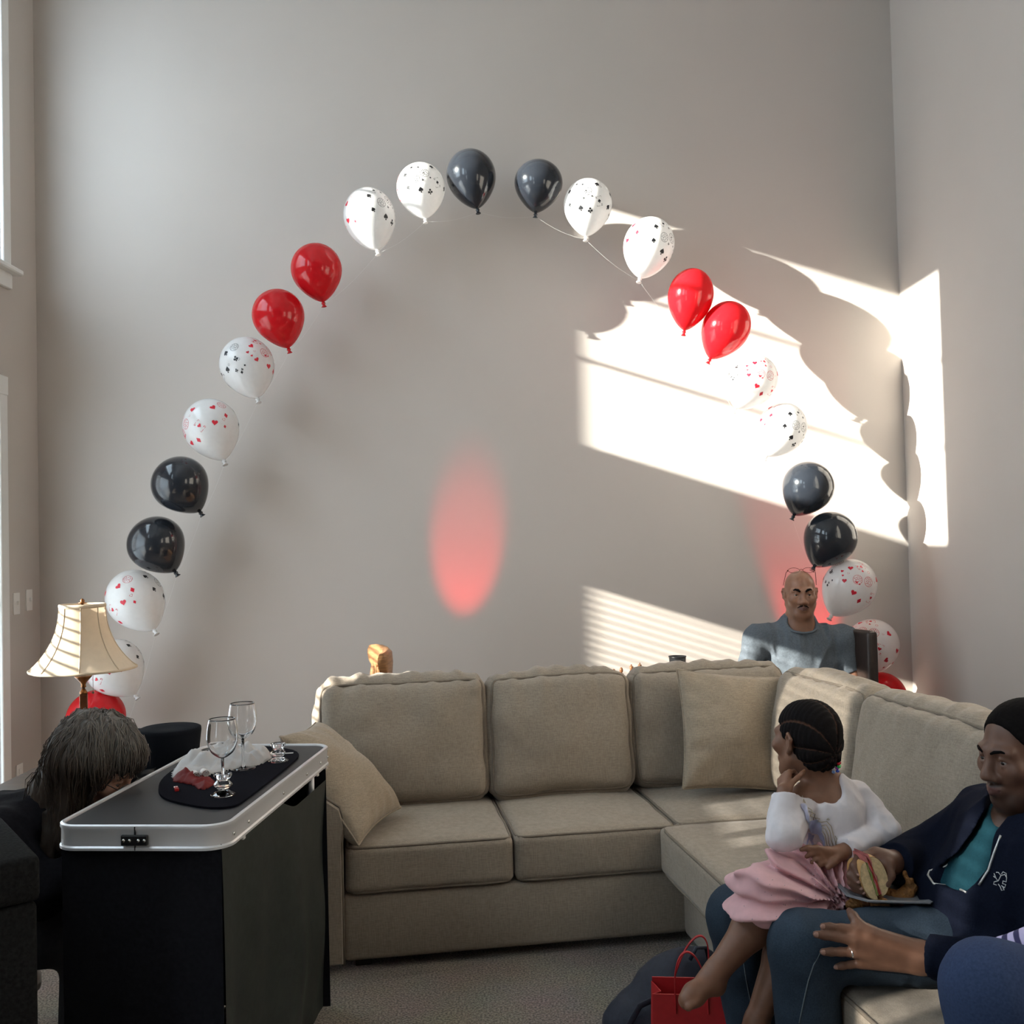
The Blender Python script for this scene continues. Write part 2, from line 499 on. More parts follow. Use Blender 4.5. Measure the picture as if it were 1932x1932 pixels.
def ring(poly, w):
    """outline strip quads of a closed polygon"""
    n = len(poly); cx = sum(p[0] for p in poly) / n; cy = sum(p[1] for p in poly) / n
    inn = [(cx + (x - cx) * (1 - w), cy + (y - cy) * (1 - w)) for x, y in poly]
    return [[poly[i], poly[(i + 1) % n], inn[(i + 1) % n], inn[i]] for i in range(n)]
def star_tri(poly):
    """triangles fanned from the centre"""
    n = len(poly); cx = sum(p[0] for p in poly) / n; cy = sum(p[1] for p in poly) / n
    return [[(cx, cy), poly[i], poly[(i + 1) % n]] for i in range(n)]
def dice():
    out = []
    out += ring(circ(0, 0, 1.0, 20), 0.07)
    for a, b in (((-0.1, 0.05), (0.15, -0.95)), ((-0.1, 0.05), (-0.85, 0.5)), ((-0.1, 0.05), (0.85, 0.5))):
        dx, dy = b[0] - a[0], b[1] - a[1]; l = math.hypot(dx, dy); nx, ny = -dy / l * 0.03, dx / l * 0.03
        out.append([(a[0] + nx, a[1] + ny), (b[0] + nx, b[1] + ny), (b[0] - nx, b[1] - ny), (a[0] - nx, a[1] - ny)])
    for c in ((-0.5, -0.1), (-0.2, -0.35), (-0.5, -0.5), (0.45, -0.05), (0.65, -0.35), (0.35, -0.5), (0, 0.45), (0.35, 0.6), (-0.35, 0.6), (0.0, 0.75)):
        out.append(circ(c[0], c[1], 0.1, 6))
    return out
def card(suit):
    p = [(-0.7, -1), (0.7, -1), (0.7, 1), (-0.7, 1)]
    out = ring(p, 0.06)
    for poly in suit: out += star_tri([(x * 0.4, y * 0.4) for x, y in poly])
    for sx in (-1, 1):
        for poly in suit: out += star_tri([(x * 0.13 + 0.48 * sx, y * 0.13 + 0.72 * -sx) for x, y in poly])
    return out
def solid(polys):
    out = []
    for p in polys: out += star_tri(p)
    return out
MOT = {'heart': solid([heart()]), 'diamond': solid([diamond()]), 'spade': solid(spade()), 'club': solid(club()), 'dice': dice(),
       'card_r': card([heart()]), 'card_b': card(spade()), 'mini': ring(circ(0, 0, 1, 8), 0.2), 'oheart': ring(heart(), 0.2)}
def print_mesh(items, mat):
    """items: (motif, azimuth, height, size, rotation) in balloon space"""
    vs = []; fs = []
    zs = [bal_prof(i / 200) for i in range(201)]
    def surf(az, z):
        z = min(max(z, -1.3), 1.05)
        for i in range(200):
            if zs[i + 1][1] <= z:
                a = (zs[i][1] - z) / max(1e-6, zs[i][1] - zs[i + 1][1]); r = zs[i][0] * (1 - a) + zs[i + 1][0] * a
                break
        else: r = 0.1
        v = Vector((r * math.cos(az), r * math.sin(az), z))
        return v
    for mot, az, z0, sz, rot in items:
        z0 = z0 * 1.12 - 0.30; sz *= 1.15
        c = surf(az, z0); e = 0.01
        tu = Vector((-math.sin(az), math.cos(az), 0)); tv = (surf(az, z0 + e) - surf(az, z0 - e)).normalized(); nn = tu.cross(tv).normalized()
        cr, sr = math.cos(rot), math.sin(rot)
        for poly in MOT[mot]:
            b = len(vs)
            for (x, y) in poly:
                x, y = (x * cr - y * sr) * sz, (x * sr + y * cr) * sz
                p = c + tu * x + tv * y
                # drop back on to the latex: same direction from the axis
                rad = math.hypot(p.x, p.y)
                q = surf(math.atan2(p.y, p.x), p.z)
                q = q + nn * 0.006
                vs.append(q)
            fs.append(tuple(range(b, b + len(poly))))
    me = bpy.data.meshes.new('print'); me.from_pydata([tuple(v) for v in vs], [], fs); me.materials.append(mat)
    return me
rp = random.Random(5)
red_items = []; blk_items = []
for half, lst, dk, sol in ((0, red_items, 'card_r', ('heart', 'diamond', 'heart')), (math.pi, blk_items, 'card_b', ('spade', 'club', 'spade'))):
    for rep in range(1):
        lst += [('dice', half - 0.35, 0.42, 0.17, 0.3), ('dice', half - 0.75, 0.25, 0.16, -0.6), (dk, half + 0.2, 0.1, 0.17, 0.4),
                (sol[0], half + 0.9, 0.55, 0.10, 0.3), (sol[1], half - 0.15, -0.25, 0.10, 0.2), (sol[2], half + 0.75, 0.02, 0.10, -0.4),
                (sol[0], half - 0.6, -0.18, 0.10, 0.1), (sol[1], half + 1.25, 0.2, 0.09, 0.0), (sol[0], half - 1.2, 0.5, 0.09, 0.5),
                (sol[2], half + 0.1, 0.75, 0.10, -0.3), (sol[0], half - 1.15, 0.0, 0.08, 0.4), ('dice', half + 1.3, 0.62, 0.15, 0.9),
                (dk, half - 0.9, 0.75, 0.15, -0.6), (sol[1], half + 1.1, -0.15, 0.06, 0)]
        for _ in range(12):
            lst.append((rp.choice(('mini', 'oheart') + sol), half + rp.uniform(-1.5, 1.5), rp.uniform(-0.3, 0.95), rp.uniform(0.035, 0.055), rp.uniform(-0.6, 0.6)))
PR_RED = print_mesh(red_items, M_ink_red); PR_BLK = print_mesh(blk_items, M_ink_black)

BAL_Y = 5.60
BALLOONS = [  # colour, centre px, knot px, half width px, spin, label
 ('black', (889, 332), (902, 400), 47, 0, 'glossy black balloon at the top of the arch, just left of its gap'),
 ('black', (1016, 345), (1010, 408), 46, 0, 'glossy black balloon at the top of the arch, just right of its gap'),
 ('white', (794, 355), (803, 418), 46, 2.2, 'printed white balloon touching the upper left black balloon'),
 ('white', (697, 409), (713, 478), 49, 3.0, 'printed white balloon just above the upper red balloon on the left'),
 ('red', (597, 508), (611, 576), 48, 0, 'glossy red balloon, upper one of the left pair'),
 ('red', (525, 595), (546, 663), 49, 0, 'glossy red balloon, lower one of the left pair'),
 ('white', (466, 689), (487, 757), 51, 0.2, 'printed white balloon directly below the left red pair'),
 ('white', (398, 806), (424, 874), 52, -1.9, 'printed white balloon just above the left black pair'),
 ('black', (339, 912), (381, 971), 53, 0, 'glossy black balloon, upper one of the left pair'),
 ('black', (294, 1025), (334, 1084), 53, 0, 'glossy black balloon, lower one of the left pair'),
 ('white', (255, 1130), (294, 1194), 53, -2.4, 'printed white balloon above right of the table lamp'),
 ('white', (216, 1258), (258, 1316), 53, -2.2, 'printed white balloon half hidden by the lamp shade'),
 ('red', (181, 1354), (216, 1416), 54, 0, 'red balloon behind the lamp stem'),
 ('white', (1109, 386), (1105, 452), 46, 1.8, 'printed white balloon just right of the top black pair'),
 ('white', (1224, 463), (1206, 530), 48, 2.8, 'printed white balloon beside the sun patch above the right red pair'),
 ('red', (1303, 558), (1290, 630), 43, 0, 'sunlit red balloon, upper one of the right pair'),
 ('red', (1370, 618), (1337, 683), 45, 0, 'sunlit red balloon, lower one of the right pair'),
 ('white', (1420, 718), (1385, 775), 46, -0.8, 'bleached white balloon directly below the right red pair'),
 ('white', (1475, 808), (1443, 865), 46, 2.6, 'bleached white balloon just above the right black pair'),
 ('black', (1525, 918), (1495, 978), 48, 0, 'glossy black balloon, upper one of the right pair'),
 ('black', (1567, 1014), (1533, 1075), 49, 0, 'glossy black balloon, lower one of the right pair'),
 ('white', (1603, 1106), (1566, 1166), 49, -1.0, 'printed white balloon beside the bald man\'s head'),
 ('white', (1645, 1218), (1598, 1270), 49, -1.8, 'printed white balloon behind the brown leather chair'),
 ('red', (1661, 1320), (1640, 1388), 49, 0, 'red balloon peeking over the sofa back near the corner'),
]
bal_pts = []
for i, (colr, c, k, hw, spin, lab) in enumerate(BALLOONS):
    yb = BAL_Y + 0.015 * math.sin(i * 2.1)
    if c[1] > 1180: yb = 5.60 if c[0] < 900 else 5.74
    C = at(c[0], c[1], yb); K = at(k[0], k[1], yb - 0.01 + 0.05 * math.sin(i * 1.7))
    rad = hw / F_PX * yb
    axis = (C - K).normalized()
    # slide the centre so that crown and knot fall on the picture's extent
    x = axis.cross(Vector((0, -1, 0))).normalized(); y = axis.cross(x).normalized()
    rot = Matrix((x, y, axis)).transposed().to_4x4()
    o = bpy.data.objects.new('balloon', BAL_ME[colr]); COL.objects.link(o)
    L = (C - K).length / 1.5
    o.matrix_world = Matrix.Translation(C) @ rot @ Matrix.Rotation(spin, 4, 'Z') @ Matrix.Diagonal((rad, rad, L, 1))
    tag(o, lab, 'balloon', 'balloons of the arch')
    kn = bpy.data.objects.new('knot', KNOT_ME[colr]); COL.objects.link(kn); kn.parent = o
    if colr == 'white':
        for me, nm in ((PR_RED, 'red_suit_print'), (PR_BLK, 'black_suit_print')):
            q = bpy.data.objects.new(nm, me); COL.objects.link(q); q.parent = o; q['kind'] = 'stuff'
    bal_pts.append((o, K))
order = [12, 11, 10, 9, 8, 7, 6, 5, 4, 3, 2, 0, 1, 13, 14, 15, 16, 17, 18, 19, 20, 21, 22, 23]
for a, b in zip(order[:-1], order[1:]):
    oa, ka = bal_pts[a]; ob, kb = bal_pts[b]
    if (ka - kb).length > 0.7: continue
    sag = [ka.lerp(kb, t / 5) - Vector((0, 0, 0.02 * math.sin(math.pi * t / 5))) for t in range(6)]
    st = MB().tube(sag, 0.0003, 5).build('string', M_line)
    st.parent = oa; st.matrix_parent_inverse = oa.matrix_world.inverted()
# ================================================================== SECTIONAL SOFA
def fabric_material(name, col, scale=1.0, var=0.16):
    m = bpy.data.materials.new(name); m.use_nodes = True
    N = m.node_tree.nodes; L = m.node_tree.links; p = N['Principled BSDF']
    tc = N.new('ShaderNodeTexCoord')
    outs = []
    for st in ((260, 260, 35), (45, 45, 300)):
        mp = N.new('ShaderNodeMapping'); mp.inputs['Scale'].default_value = tuple(a * scale for a in st)
        nz = N.new('ShaderNodeTexNoise'); nz.inputs['Scale'].default_value = 1.0; nz.inputs['Detail'].default_value = 2
        L.new(tc.outputs['Object'], mp.inputs['Vector']); L.new(mp.outputs['Vector'], nz.inputs['Vector']); outs.append(nz.outputs['Fac'])
    ad = N.new('ShaderNodeMath'); ad.operation = 'ADD'; L.new(outs[0], ad.inputs[0]); L.new(outs[1], ad.inputs[1])
    mr = N.new('ShaderNodeMapRange'); mr.inputs['From Min'].default_value = 0.7; mr.inputs['From Max'].default_value = 1.3
    mr.inputs['To Min'].default_value = 1 - var; mr.inputs['To Max'].default_value = 1 + var
    L.new(ad.outputs[0], mr.inputs['Value'])
    mx = N.new('ShaderNodeMix'); mx.data_type = 'RGBA'; mx.blend_type = 'MULTIPLY'; mx.inputs[0].default_value = 1
    mx.inputs[6].default_value = tuple(col) + (1.0,); L.new(mr.outputs['Result'], mx.inputs[7]); L.new(mx.outputs[2], p.inputs['Base Color'])
    p.inputs['Roughness'].default_value = 0.95; p.inputs['Sheen Weight'].default_value = 0.15; p.inputs['Specular IOR Level'].default_value = 0.2
    b = N.new('ShaderNodeBump'); b.inputs['Strength'].default_value = 0.35; b.inputs['Distance'].default_value = 0.002
    L.new(ad.outputs[0], b.inputs['Height']); L.new(b.outputs['Normal'], p.inputs['Normal'])
    return m
M_sofa = fabric_material('beige_linen_weave', (0.285, 0.238, 0.188))
M_pipe = material('dark_linen_piping', (0.19, 0.155, 0.12), rough=0.95, noise=0.1, nscale=60)
M_pillow = fabric_material('beige_pillow_linen', (0.31, 0.25, 0.185))

def cube_grid(n):
    """points of a cube surface with n x n cells a face -> (P in [-1,1]^3, quads)"""
    idx = {}; P = []; Q = []
    def vid(i, j, k):
        key = (i, j, k)
        if key not in idx: idx[key] = len(P); P.append((i, j, k))
        return idx[key]
    for ax in range(3):
        for sd in (0, n):
            for a in range(n):
                for b in range(n):
                    q = []
                    for da, db in ((0, 0), (1, 0), (1, 1), (0, 1)):
                        c = [0, 0, 0]; c[ax] = sd; c[(ax + 1) % 3] = a + da; c[(ax + 2) % 3] = b + db
                        q.append(vid(*c))
                    Q.append(q if sd else q[::-1])
    P = np.array(P, float) / n * 2 - 1
    return np.sign(P) * (np.abs(P) ** 0.8), Q
_CG = {}
def cushion(name, half, M, mat, parent, r=0.045, bulge=(0.0, 0.02, 0.03), n=26, seed=0, gather=0.0, soft=0.006, piping=(), pipe_r=0.006):
    if n not in _CG: _CG[n] = cube_grid(n)
    P, Q = _CG[n]
    half = np.array(half, float)
    rs = np.random.default_rng(seed); off = rs.random(3) * 20; ph = rs.random(6) * 6.28
    def shape(P):
        q = P * half
        inner = np.clip(q, -(half - r), half - r)
        d = q - inner; l = np.linalg.norm(d, axis=1, keepdims=True)
        w = np.maximum(l, 1e-9)
        out = inner + d / w * np.minimum(r, np.maximum(l, 0) if False else r) * (l > 1e-9)
        nx, ny, nz = P[:, 0], P[:, 1], P[:, 2]
        dome = lambda a, b: np.clip(1 - a ** 2, 0, 1) ** 0.7 * np.clip(1 - b ** 2, 0, 1) ** 0.7
        out[:, 0] += bulge[0] * nx * dome(ny, nz); out[:, 1] += bulge[1] * ny * dome(nx, nz); out[:, 2] += bulge[2] * nz * dome(nx, ny)
        nrm = d / w
        flat = (l[:, 0] <= 1e-9)
        nrm[flat] = 0
        disp = soft * vnoise(out + off, 7.0) + soft * 0.5 * vnoise(out + off * 1.3, 16.0)
        big = np.argmax(np.abs(P), axis=1); ex = np.zeros_like(P); ex[np.arange(len(P)), big] = np.sign(P[np.arange(len(P)), big])
        nn = nrm + ex * 0.6; nn /= np.maximum(np.linalg.norm(nn, axis=1, keepdims=True), 1e-9)
        if gather:
            wv = np.sin(out[:, 0] * 62 + ph[0] + 2.2 * vnoise(out + off, 6.0)) * 0.6 + np.sin(out[:, 0] * 103 + ph[1] + 3 * vnoise(out + off, 9.0)) * 0.4
            fall = np.exp(-np.clip(half[2] - out[:, 2], 0, 9) / 0.075)
            disp = disp + gather * wv * fall
        return out + nn * disp[:, None], nn
    V, _ = shape(P)
    o = mesh(name, [M @ Vector(v) for v in V], Q, mat, parent)
    for k, loop in enumerate(piping):
        # loop: (fixed axis, sign): seam round that face
        ax, sg = loop
        a, b = (ax + 1) % 3, (ax + 2) % 3
        ring = []
        m = 22
        for (fa, fb) in [(t, -1) for t in np.linspace(-1, 1, m)[:-1]] + [(1, t) for t in np.linspace(-1, 1, m)[:-1]] + [(t, 1) for t in np.linspace(1, -1, m)[:-1]] + [(-1, t) for t in np.linspace(1, -1, m)[:-1]]:
            c = [0.0, 0.0, 0.0]; c[ax] = sg; c[a] = fa; c[b] = fb; ring.append(c)
        rp_, nn = shape(np.array(ring))
        # round the seam's corners
        for _ in range(2): rp_ = (np.roll(rp_, 1, 0) + 2 * rp_ + np.roll(rp_, -1, 0)) / 4
        MB().tube([M @ Vector(p) for p in rp_ + nn * 0.0015], pipe_r, 6, closed=True).build('piping', M_pipe, o)
    return o

SOFA = Matrix.Translation((0.61, 3.94, 0.0)) @ Matrix.Rotation(R(9), 4, 'Z')
sofa = thing('sectional_sofa', SOFA @ Vector((0, 0, 0)), 'large beige linen sectional sofa with piped loose cushions', 'sofa')
def sbox(name, lo, hi, bev=0.03, mat=None):
    return MB(SOFA).box(lo, hi, bev, seg=3).build(name, mat or M_sofa, sofa, auto=40)
sbox('base', (-1.27, 0.0, 0.035), (0.95, 0.90, 0.275), 0.02)
sbox('base', (0.0, -2.45, 0.035), (0.95, -0.003, 0.275), 0.03)
sbox('back_frame', (-1.40, 0.74, 0.10), (0.95, 0.95, 0.86), 0.06)
sbox('back_frame', (0.74, -2.45, 0.10), (0.95, 0.735, 0.86), 0.06)
# left arm: flared track arm with a rounded front panel
prof = [(-0.09, 0.035), (0.075, 0.035), (0.075, 0.47), (0.085, 0.54), (0.07, 0.60), (0.02, 0.635), (-0.06, 0.635), (-0.11, 0.60), (-0.12, 0.53), (-0.10, 0.46)]
armM = SOFA @ Matrix.Translation((-1.345, 0, 0))
b = MB(armM); nP = len(prof)
ring_v = []
for (vv, sc) in ((-0.03, 0.93), (-0.015, 1.0), (0.4, 1.0), (0.88, 1.0)):
    for (x, z) in prof: ring_v.append(Vector((x * sc, vv, 0.30 + (z - 0.30) * (sc * 0.5 + 0.5))))
fs = []
for i in range(3):
    for k in range(nP): fs.append((i * nP + k, i * nP + (k + 1) % nP, (i + 1) * nP + (k + 1) % nP, (i + 1) * nP + k))
fs.append(tuple(range(nP - 1, -1, -1))); fs.append(tuple(range(3 * nP, 4 * nP)))
b.add(ring_v, fs)
arm = b.build('arm', M_sofa, sofa, auto=50)
MB(armM).tube([Vector((x, -0.018, z)) for x, z in prof[1:]], 0.006, 6).build('piping', M_pipe, arm)
# end arm of the wing, out of the picture
sbox('arm', (-0.02, -2.66, 0.035), (0.95, -2.46, 0.62), 0.06)
def seat(u0, u1, v0, v1, seed, top=0.45):
    h = ((u1 - u0) / 2, (v1 - v0) / 2, (top - 0.275) / 2)
    M = SOFA @ Matrix.Translation(((u0 + u1) / 2, (v0 + v1) / 2, (top + 0.275) / 2))
    cushion('seat_cushion', h, M, M_sofa, sofa, r=0.03, bulge=(0.0, 0.006, 0.02), seed=seed, soft=0.004, piping=((2, 1), (2, -1)), pipe_r=0.0055)
seat(-1.262, -0.640, -0.012, 0.66, 1); seat(-0.636, -0.012, -0.012, 0.66, 2); seat(-0.008, 0.70, 0.005, 0.66, 3)
seat(-0.085, 0.66, -1.22, 0.000, 4); seat(-0.085, 0.66, -2.44, -1.225, 5)
def back(u0, u1, seed, face='front', h=0.515, z0=0.45, tilt=10, v=0.55, thick=0.10):
    hx = (u1 - u0) / 2
    if face == 'front':
        M = SOFA @ Matrix.Translation(((u0 + u1) / 2, v, z0)) @ Matrix.Rotation(R(-tilt), 4, 'X') @ Matrix.Translation((0, 0, h / 2))
    else:  # faces -u; u0,u1 are v-extents
        M = SOFA @ Matrix.Translation((v, (u0 + u1) / 2, z0)) @ Matrix.Rotation(R(-90), 4, 'Z') @ Matrix.Rotation(R(-tilt), 4, 'X') @ Matrix.Translation((0, 0, h / 2))
    cushion('back_cushion', (hx, thick, h / 2), M, M_sofa, sofa, r=0.062, bulge=(0.012, 0.055, 0.025), n=48, seed=seed, gather=0.0075, soft=0.011, piping=((1, -1), (1, 1)), pipe_r=0.006)
back(-1.37, -0.662, 11, v=0.56); back(-0.656, -0.035, 12, v=0.56); back(-0.028, 0.70, 13, v=0.58, h=0.51)
back(-0.34, 0.42, 14, 'side', v=0.60, h=0.52); back(-1.15, -0.35, 15, 'side', v=0.58, h=0.53); back(-1.95, -1.16, 16, 'side', v=0.62, h=0.5); back(-2.44, -1.96, 17, 'side', v=0.62)
for (u, v) in ((-1.2, 0.08), (-1.2, 0.85), (0.85, 0.85), (0.06, -0.1), (0.06, -2.38), (0.85, -2.38)):
    MB(SOFA).box((u - 0.03, v - 0.03, 0.0), (u + 0.03, v + 0.03, 0.036), 0.004).build('foot', material('dark_wood_foot', (0.03, 0.02, 0.013), rough=0.5, noise=0.1) if 'dark_wood_foot' not in bpy.data.materials else bpy.data.materials['dark_wood_foot'], sofa, smooth=False)

# ------------------------------------------------------------------ throw pillows
def throw_pillow(label, M, hx, hy, T, seed, fold=0.0):
    n = 34; rs = np.random.default_rng(seed); off = rs.random(3) * 20
    g = np.linspace(-1, 1, n + 1); g = np.sign(g) * (1 - (1 - np.abs(g)) ** 1.35)
    X, Y = np.meshgrid(g, g, indexing='ij')
    def sheet(s):
        x = hx * X * (1 - 0.075 * (1 - Y ** 2)); y = hy * Y * (1 - 0.075 * (1 - X ** 2))
        t = T * (np.clip(1 - X ** 2, 0, 1) * np.clip(1 - Y ** 2, 0, 1)) ** 0.42
        P = np.stack([x, y, s * t], -1)
        w = 0.018 * vnoise(P + off + s, 5.0) + 0.010 * np.abs(vnoise(P + off + s * 2, 11.0))
        rad = np.arctan2(Y, X); edge = np.clip(np.maximum(abs(X), abs(Y)), 0, 1)
        w = w + 0.004 * np.sin(rad * 17 + 3 * vnoise(P + off, 4.0)) * np.exp(-((edge - 0.85) / 0.15) ** 2)
        P[..., 2] += s * w * (np.clip(t / T, 0, 1) ** 0.5) * 1.4 + fold * (X * Y) * 0.02
        return P.reshape(-1, 3)
    A, B = sheet(1), sheet(-1); N1 = (n + 1) ** 2
    fs = []
    for i in range(n):
        for j in range(n):
            a = i * (n + 1) + j; q = (a, a + n + 1, a + n + 2, a + 1)
            fs.append(q); fs.append(tuple(N1 + k for k in q[::-1]))
    o = mesh('throw_pillow', [M @ Vector(v) for v in np.vstack([A, B])], fs, M_pillow)
    bm = bmesh.new(); bm.from_mesh(o.data); bmesh.ops.remove_doubles(bm, verts=bm.verts, dist=1e-4); bm.to_mesh(o.data); bm.free()
    tag(o, label, 'pillow', 'throw pillows')
    ed = []
    for t in g[:-1]: ed.append((t, -1))
    for t in g[:-1]: ed.append((1, t))
    for t in g[::-1][:-1]: ed.append((t, 1))
    for t in g[::-1][:-1]: ed.append((-1, t))
    pts = [M @ Vector((hx * a * (1 - 0.075 * (1 - b * b)), hy * b * (1 - 0.075 * (1 - a * a)), fold * a * b * 0.02)) for a, b in ed]
    MB().tube(pts, 0.004, 6, closed=True).build('seam', M_pillow, o)
    return o
def frame_from(xv, yv, loc):
    x = Vector(xv).normalized(); z = x.cross(Vector(yv)).normalized(); y = z.cross(x)
    m = Matrix((x, y, z)).transposed().to_4x4(); m.translation = Vector(loc); return m
# leaning on the left arm
p1 = frame_from((0.62, -0.12, -0.70), (0.12, 0.97, 0.10), at(640, 1466, 3.92))
throw_pillow('beige linen throw pillow slumped over the left sofa arm', p1, 0.24, 0.20, 0.095, 3, 1.0)
p2 = frame_from((0.95, 0.16, -0.10), (-0.02, 0.34, 0.95), SOFA @ Vector((0.40, 0.36, 0.715)))
throw_pillow('beige linen throw pillow standing in the sofa corner behind the girl', p2, 0.275, 0.25, 0.085, 4, 0.4)
# ================================================================== FOLDING PROP TABLE (left)
M_alu = material('brushed_aluminium', (0.74, 0.74, 0.75), rough=0.34, metal=0.4, bump=0.05, bscale=60, stretch=(1, 1, 40))
M_tabletop = material('dark_grey_laminate', (0.030, 0.029, 0.029), rough=0.42, spec=0.35, noise=0.15, nscale=300, bump=0.05, bscale=500)
M_blackcloth = material('black_skirt_cloth', (0.011, 0.011, 0.014), rough=0.9, spec=0.1, noise=0.2, nscale=90, bump=0.1, bscale=300)
M_blackcloth_lit = material('sheen_lit_skirt_cloth', (0.022, 0.026, 0.023), rough=0.55, spec=0.3, noise=0.2, nscale=40, bump=0.15, bscale=300)  # same black skirt; the light's sheen on this side painted as lighter colour
M_black_plastic = material('black_plastic', (0.012, 0.012, 0.013), rough=0.35, noise=0.05, nscale=40)
M_steel = material('bright_steel', (0.75, 0.74, 0.72), rough=0.22, metal=1.0, noise=0.03, nscale=40)
M_velvet = material('black_velvet', (0.006, 0.006, 0.009), rough=1.0, spec=0.05, bump=0.2, bscale=400)
TZ = 0.87
NR, FR, NL = atz(423, 1560, TZ), atz(622, 1406, TZ), atz(104, 1559, TZ)
tx = FR - NR; TL = tx.length; tx.normalize(); ty = Vector((-tx.y, tx.x, 0)); TW = (NL - NR).dot(ty)
TM = Matrix((tx, ty, Vector((0, 0, 1)))).transposed().to_4x4(); TM.translation = NR
TI = TM.inverted()
def on_table(px, py, z=TZ + 0.002): return TI @ atz(px, py, z)
ptable = thing('folding_table', TM @ Vector((TL / 2, TW / 2, -TZ)), 'folding performer\'s table with dark top, aluminium edge and black skirt', 'table')
def rrect(l, w, r, inset=0.0, n=7):
    pts = []
    for cx, cy, a0 in ((l - r, r, -90), (l - r, w - r, 0), (r, w - r, 90), (r, r, 180)):
        for k in range(n):
            a = R(a0 + 90 * k / (n - 1)); pts.append((cx + (r - inset) * math.cos(a), cy + (r - inset) * math.sin(a)))
    return pts
CR = 0.055
MB(TM).prism(rrect(TL, TW, CR, 0.008), -0.022, 0.0).build('table_top', M_tabletop, ptable, smooth=False)
# extruded edge: profile swept round the rounded rectangle
prof = [(0.006, -0.002), (0.004, 0.004), (-0.001, 0.006), (-0.006, 0.003), (-0.007, -0.004), (-0.004, -0.010), (-0.0045, -0.046), (-0.008, -0.050), (-0.008, -0.056), (0.004, -0.056), (0.006, -0.04)]
loop = rrect(TL, TW, CR, 0.0, 9); nL = len(loop); vs = []; fs = []
for i, (x, y) in enumerate(loop):
    p0, p1 = Vector(loop[i - 1]), Vector(loop[(i + 1) % nL]); t = (p1 - p0).normalized(); nrm = Vector((t.y, -t.x))
    for (o_, z_) in prof: vs.append(Vector((x - nrm.x * o_, y - nrm.y * o_, z_)))
kP = len(prof)
for i in range(nL):
    j = (i + 1) % nL
    for k in range(kP): fs.append((i * kP + k, j * kP + k, j * kP + (k + 1) % kP, i * kP + (k + 1) % kP))
MB(TM).add(vs, fs).build('edge_frame', M_alu, ptable, auto=40)
# hinge on the short near side
yc = TI @ atz(250, 1588, TZ - 0.03); yc = yc.y
hinge = MB(TM).box((-0.013, yc - 0.034, -0.043), (-0.0045, yc + 0.034, -0.017), 0.003).build('hinge_plate', M_black_plastic, ptable, smooth=False)
for k in (-0.026, -0.011, 0.011, 0.026):
    MB(TM).ball((-0.0135, yc + k, -0.03), (0.003, 0.0045, 0.0045), 10, 6).build('rivet', M_steel, hinge)
MB(TM).box((-0.0085, yc - 0.0012, -0.055), (-0.004, yc + 0.0012, 0.002)).build('frame_joint', M_black_plastic, ptable, smooth=False)
for q in (0.05, 0.16, 0.46, 0.70, 0.86, 0.95):
    MB(TM).ball((TL * q, -0.0055, -0.030), (0.005, 0.003, 0.005), 10, 6).build('screw', M_steel, ptable)
# skirt panels
def skirt(p0, p1, z1, z0, mat, amp, seed, taper=0.0):
    n, m = 60, 36
    d = (p1 - p0); L = d.length; d.normalize(); nn = Vector((d.y, -d.x, 0)); vs = []
    rs = np.random.default_rng(seed); ph = rs.random(8) * 6.28; off = rs.random(3) * 10
    for j in range(m + 1):
        zz = z1 + (z0 - z1) * j / m; low = (j / m) ** 0.8
        for i in range(n + 1):
            s = i / n
            w = amp * low * (math.sin(s * 9 + ph[0] + low * 1.3) * 0.6 + math.sin(s * 21 + ph[1]) * 0.25)
            nz = float(vnoise(np.array([[s * L, zz * 0.7, 0.0]]) + off, 5.0)[0]) * amp * 0.9 * low
            vs.append(p0 + d * (L * s) + nn * (w + nz + taper * low) + Vector((0, 0, zz - p0.z)))
    fs = [(j * (n + 1) + i, j * (n + 1) + i + 1, (j + 1) * (n + 1) + i + 1, (j + 1) * (n + 1) + i) for j in range(m) for i in range(n)]
    return vs, fs
def T(x, y, z=0): return TM @ Vector((x, y, z))
iz = 0.012
v1, f1 = skirt(T(iz, TW - iz), T(iz, iz), TZ - 0.045, 0.004, M_blackcloth, 0.006, 1)
mesh('skirt_panel', v1, f1, M_blackcloth, ptable)['label'] = 'black short side of the skirt'
v1, f1 = skirt(T(iz, iz), T(TL - iz, iz), TZ - 0.052, 0.004, M_blackcloth_lit, 0.030, 2)
# the far top corner droops away from the edge
lowv = []
for v in v1:
    q = TI @ v; s = q.x / TL; zt = (v.z) / (TZ - 0.052)
    drop = 0.06 * float(sstep(0.42, 0.66, s))
    lowv.append(v - Vector((0, 0, drop * max(0, zt) ** 4)))
mesh('skirt_panel', lowv, f1, M_blackcloth_lit, ptable)['label'] = 'long side of the black skirt, sheen put into its colour'
v1, f1 = skirt(T(TL - iz, iz), T(TL - iz, TW - iz), TZ - 0.05, 0.004, M_blackcloth, 0.004, 3)
mesh('skirt_panel', v1, f1, M_blackcloth, ptable)
v1, f1 = skirt(T(TL - iz, TW - iz), T(iz, TW - iz), TZ - 0.05, 0.004, M_blackcloth, 0.004, 4)
mesh('skirt_panel', v1, f1, M_blackcloth, ptable)
for s in (0.15, 0.86, 0.965):
    MB(TM).box((TL * s - 0.008, 0.002, -0.072), (TL * s + 0.008, 0.008, -0.05), 0.001).build('velcro_tab', M_plastic_white, ptable, smooth=False)
for (a, c) in ((0.06, 0.05), (TL - 0.06, 0.05), (0.06, TW - 0.05), (TL - 0.06, TW - 0.05)):
    MB(TM).tube([Vector((a, c, -0.02)), Vector((a, c, -TZ))], 0.012, 10).build('leg', M_alu, ptable)

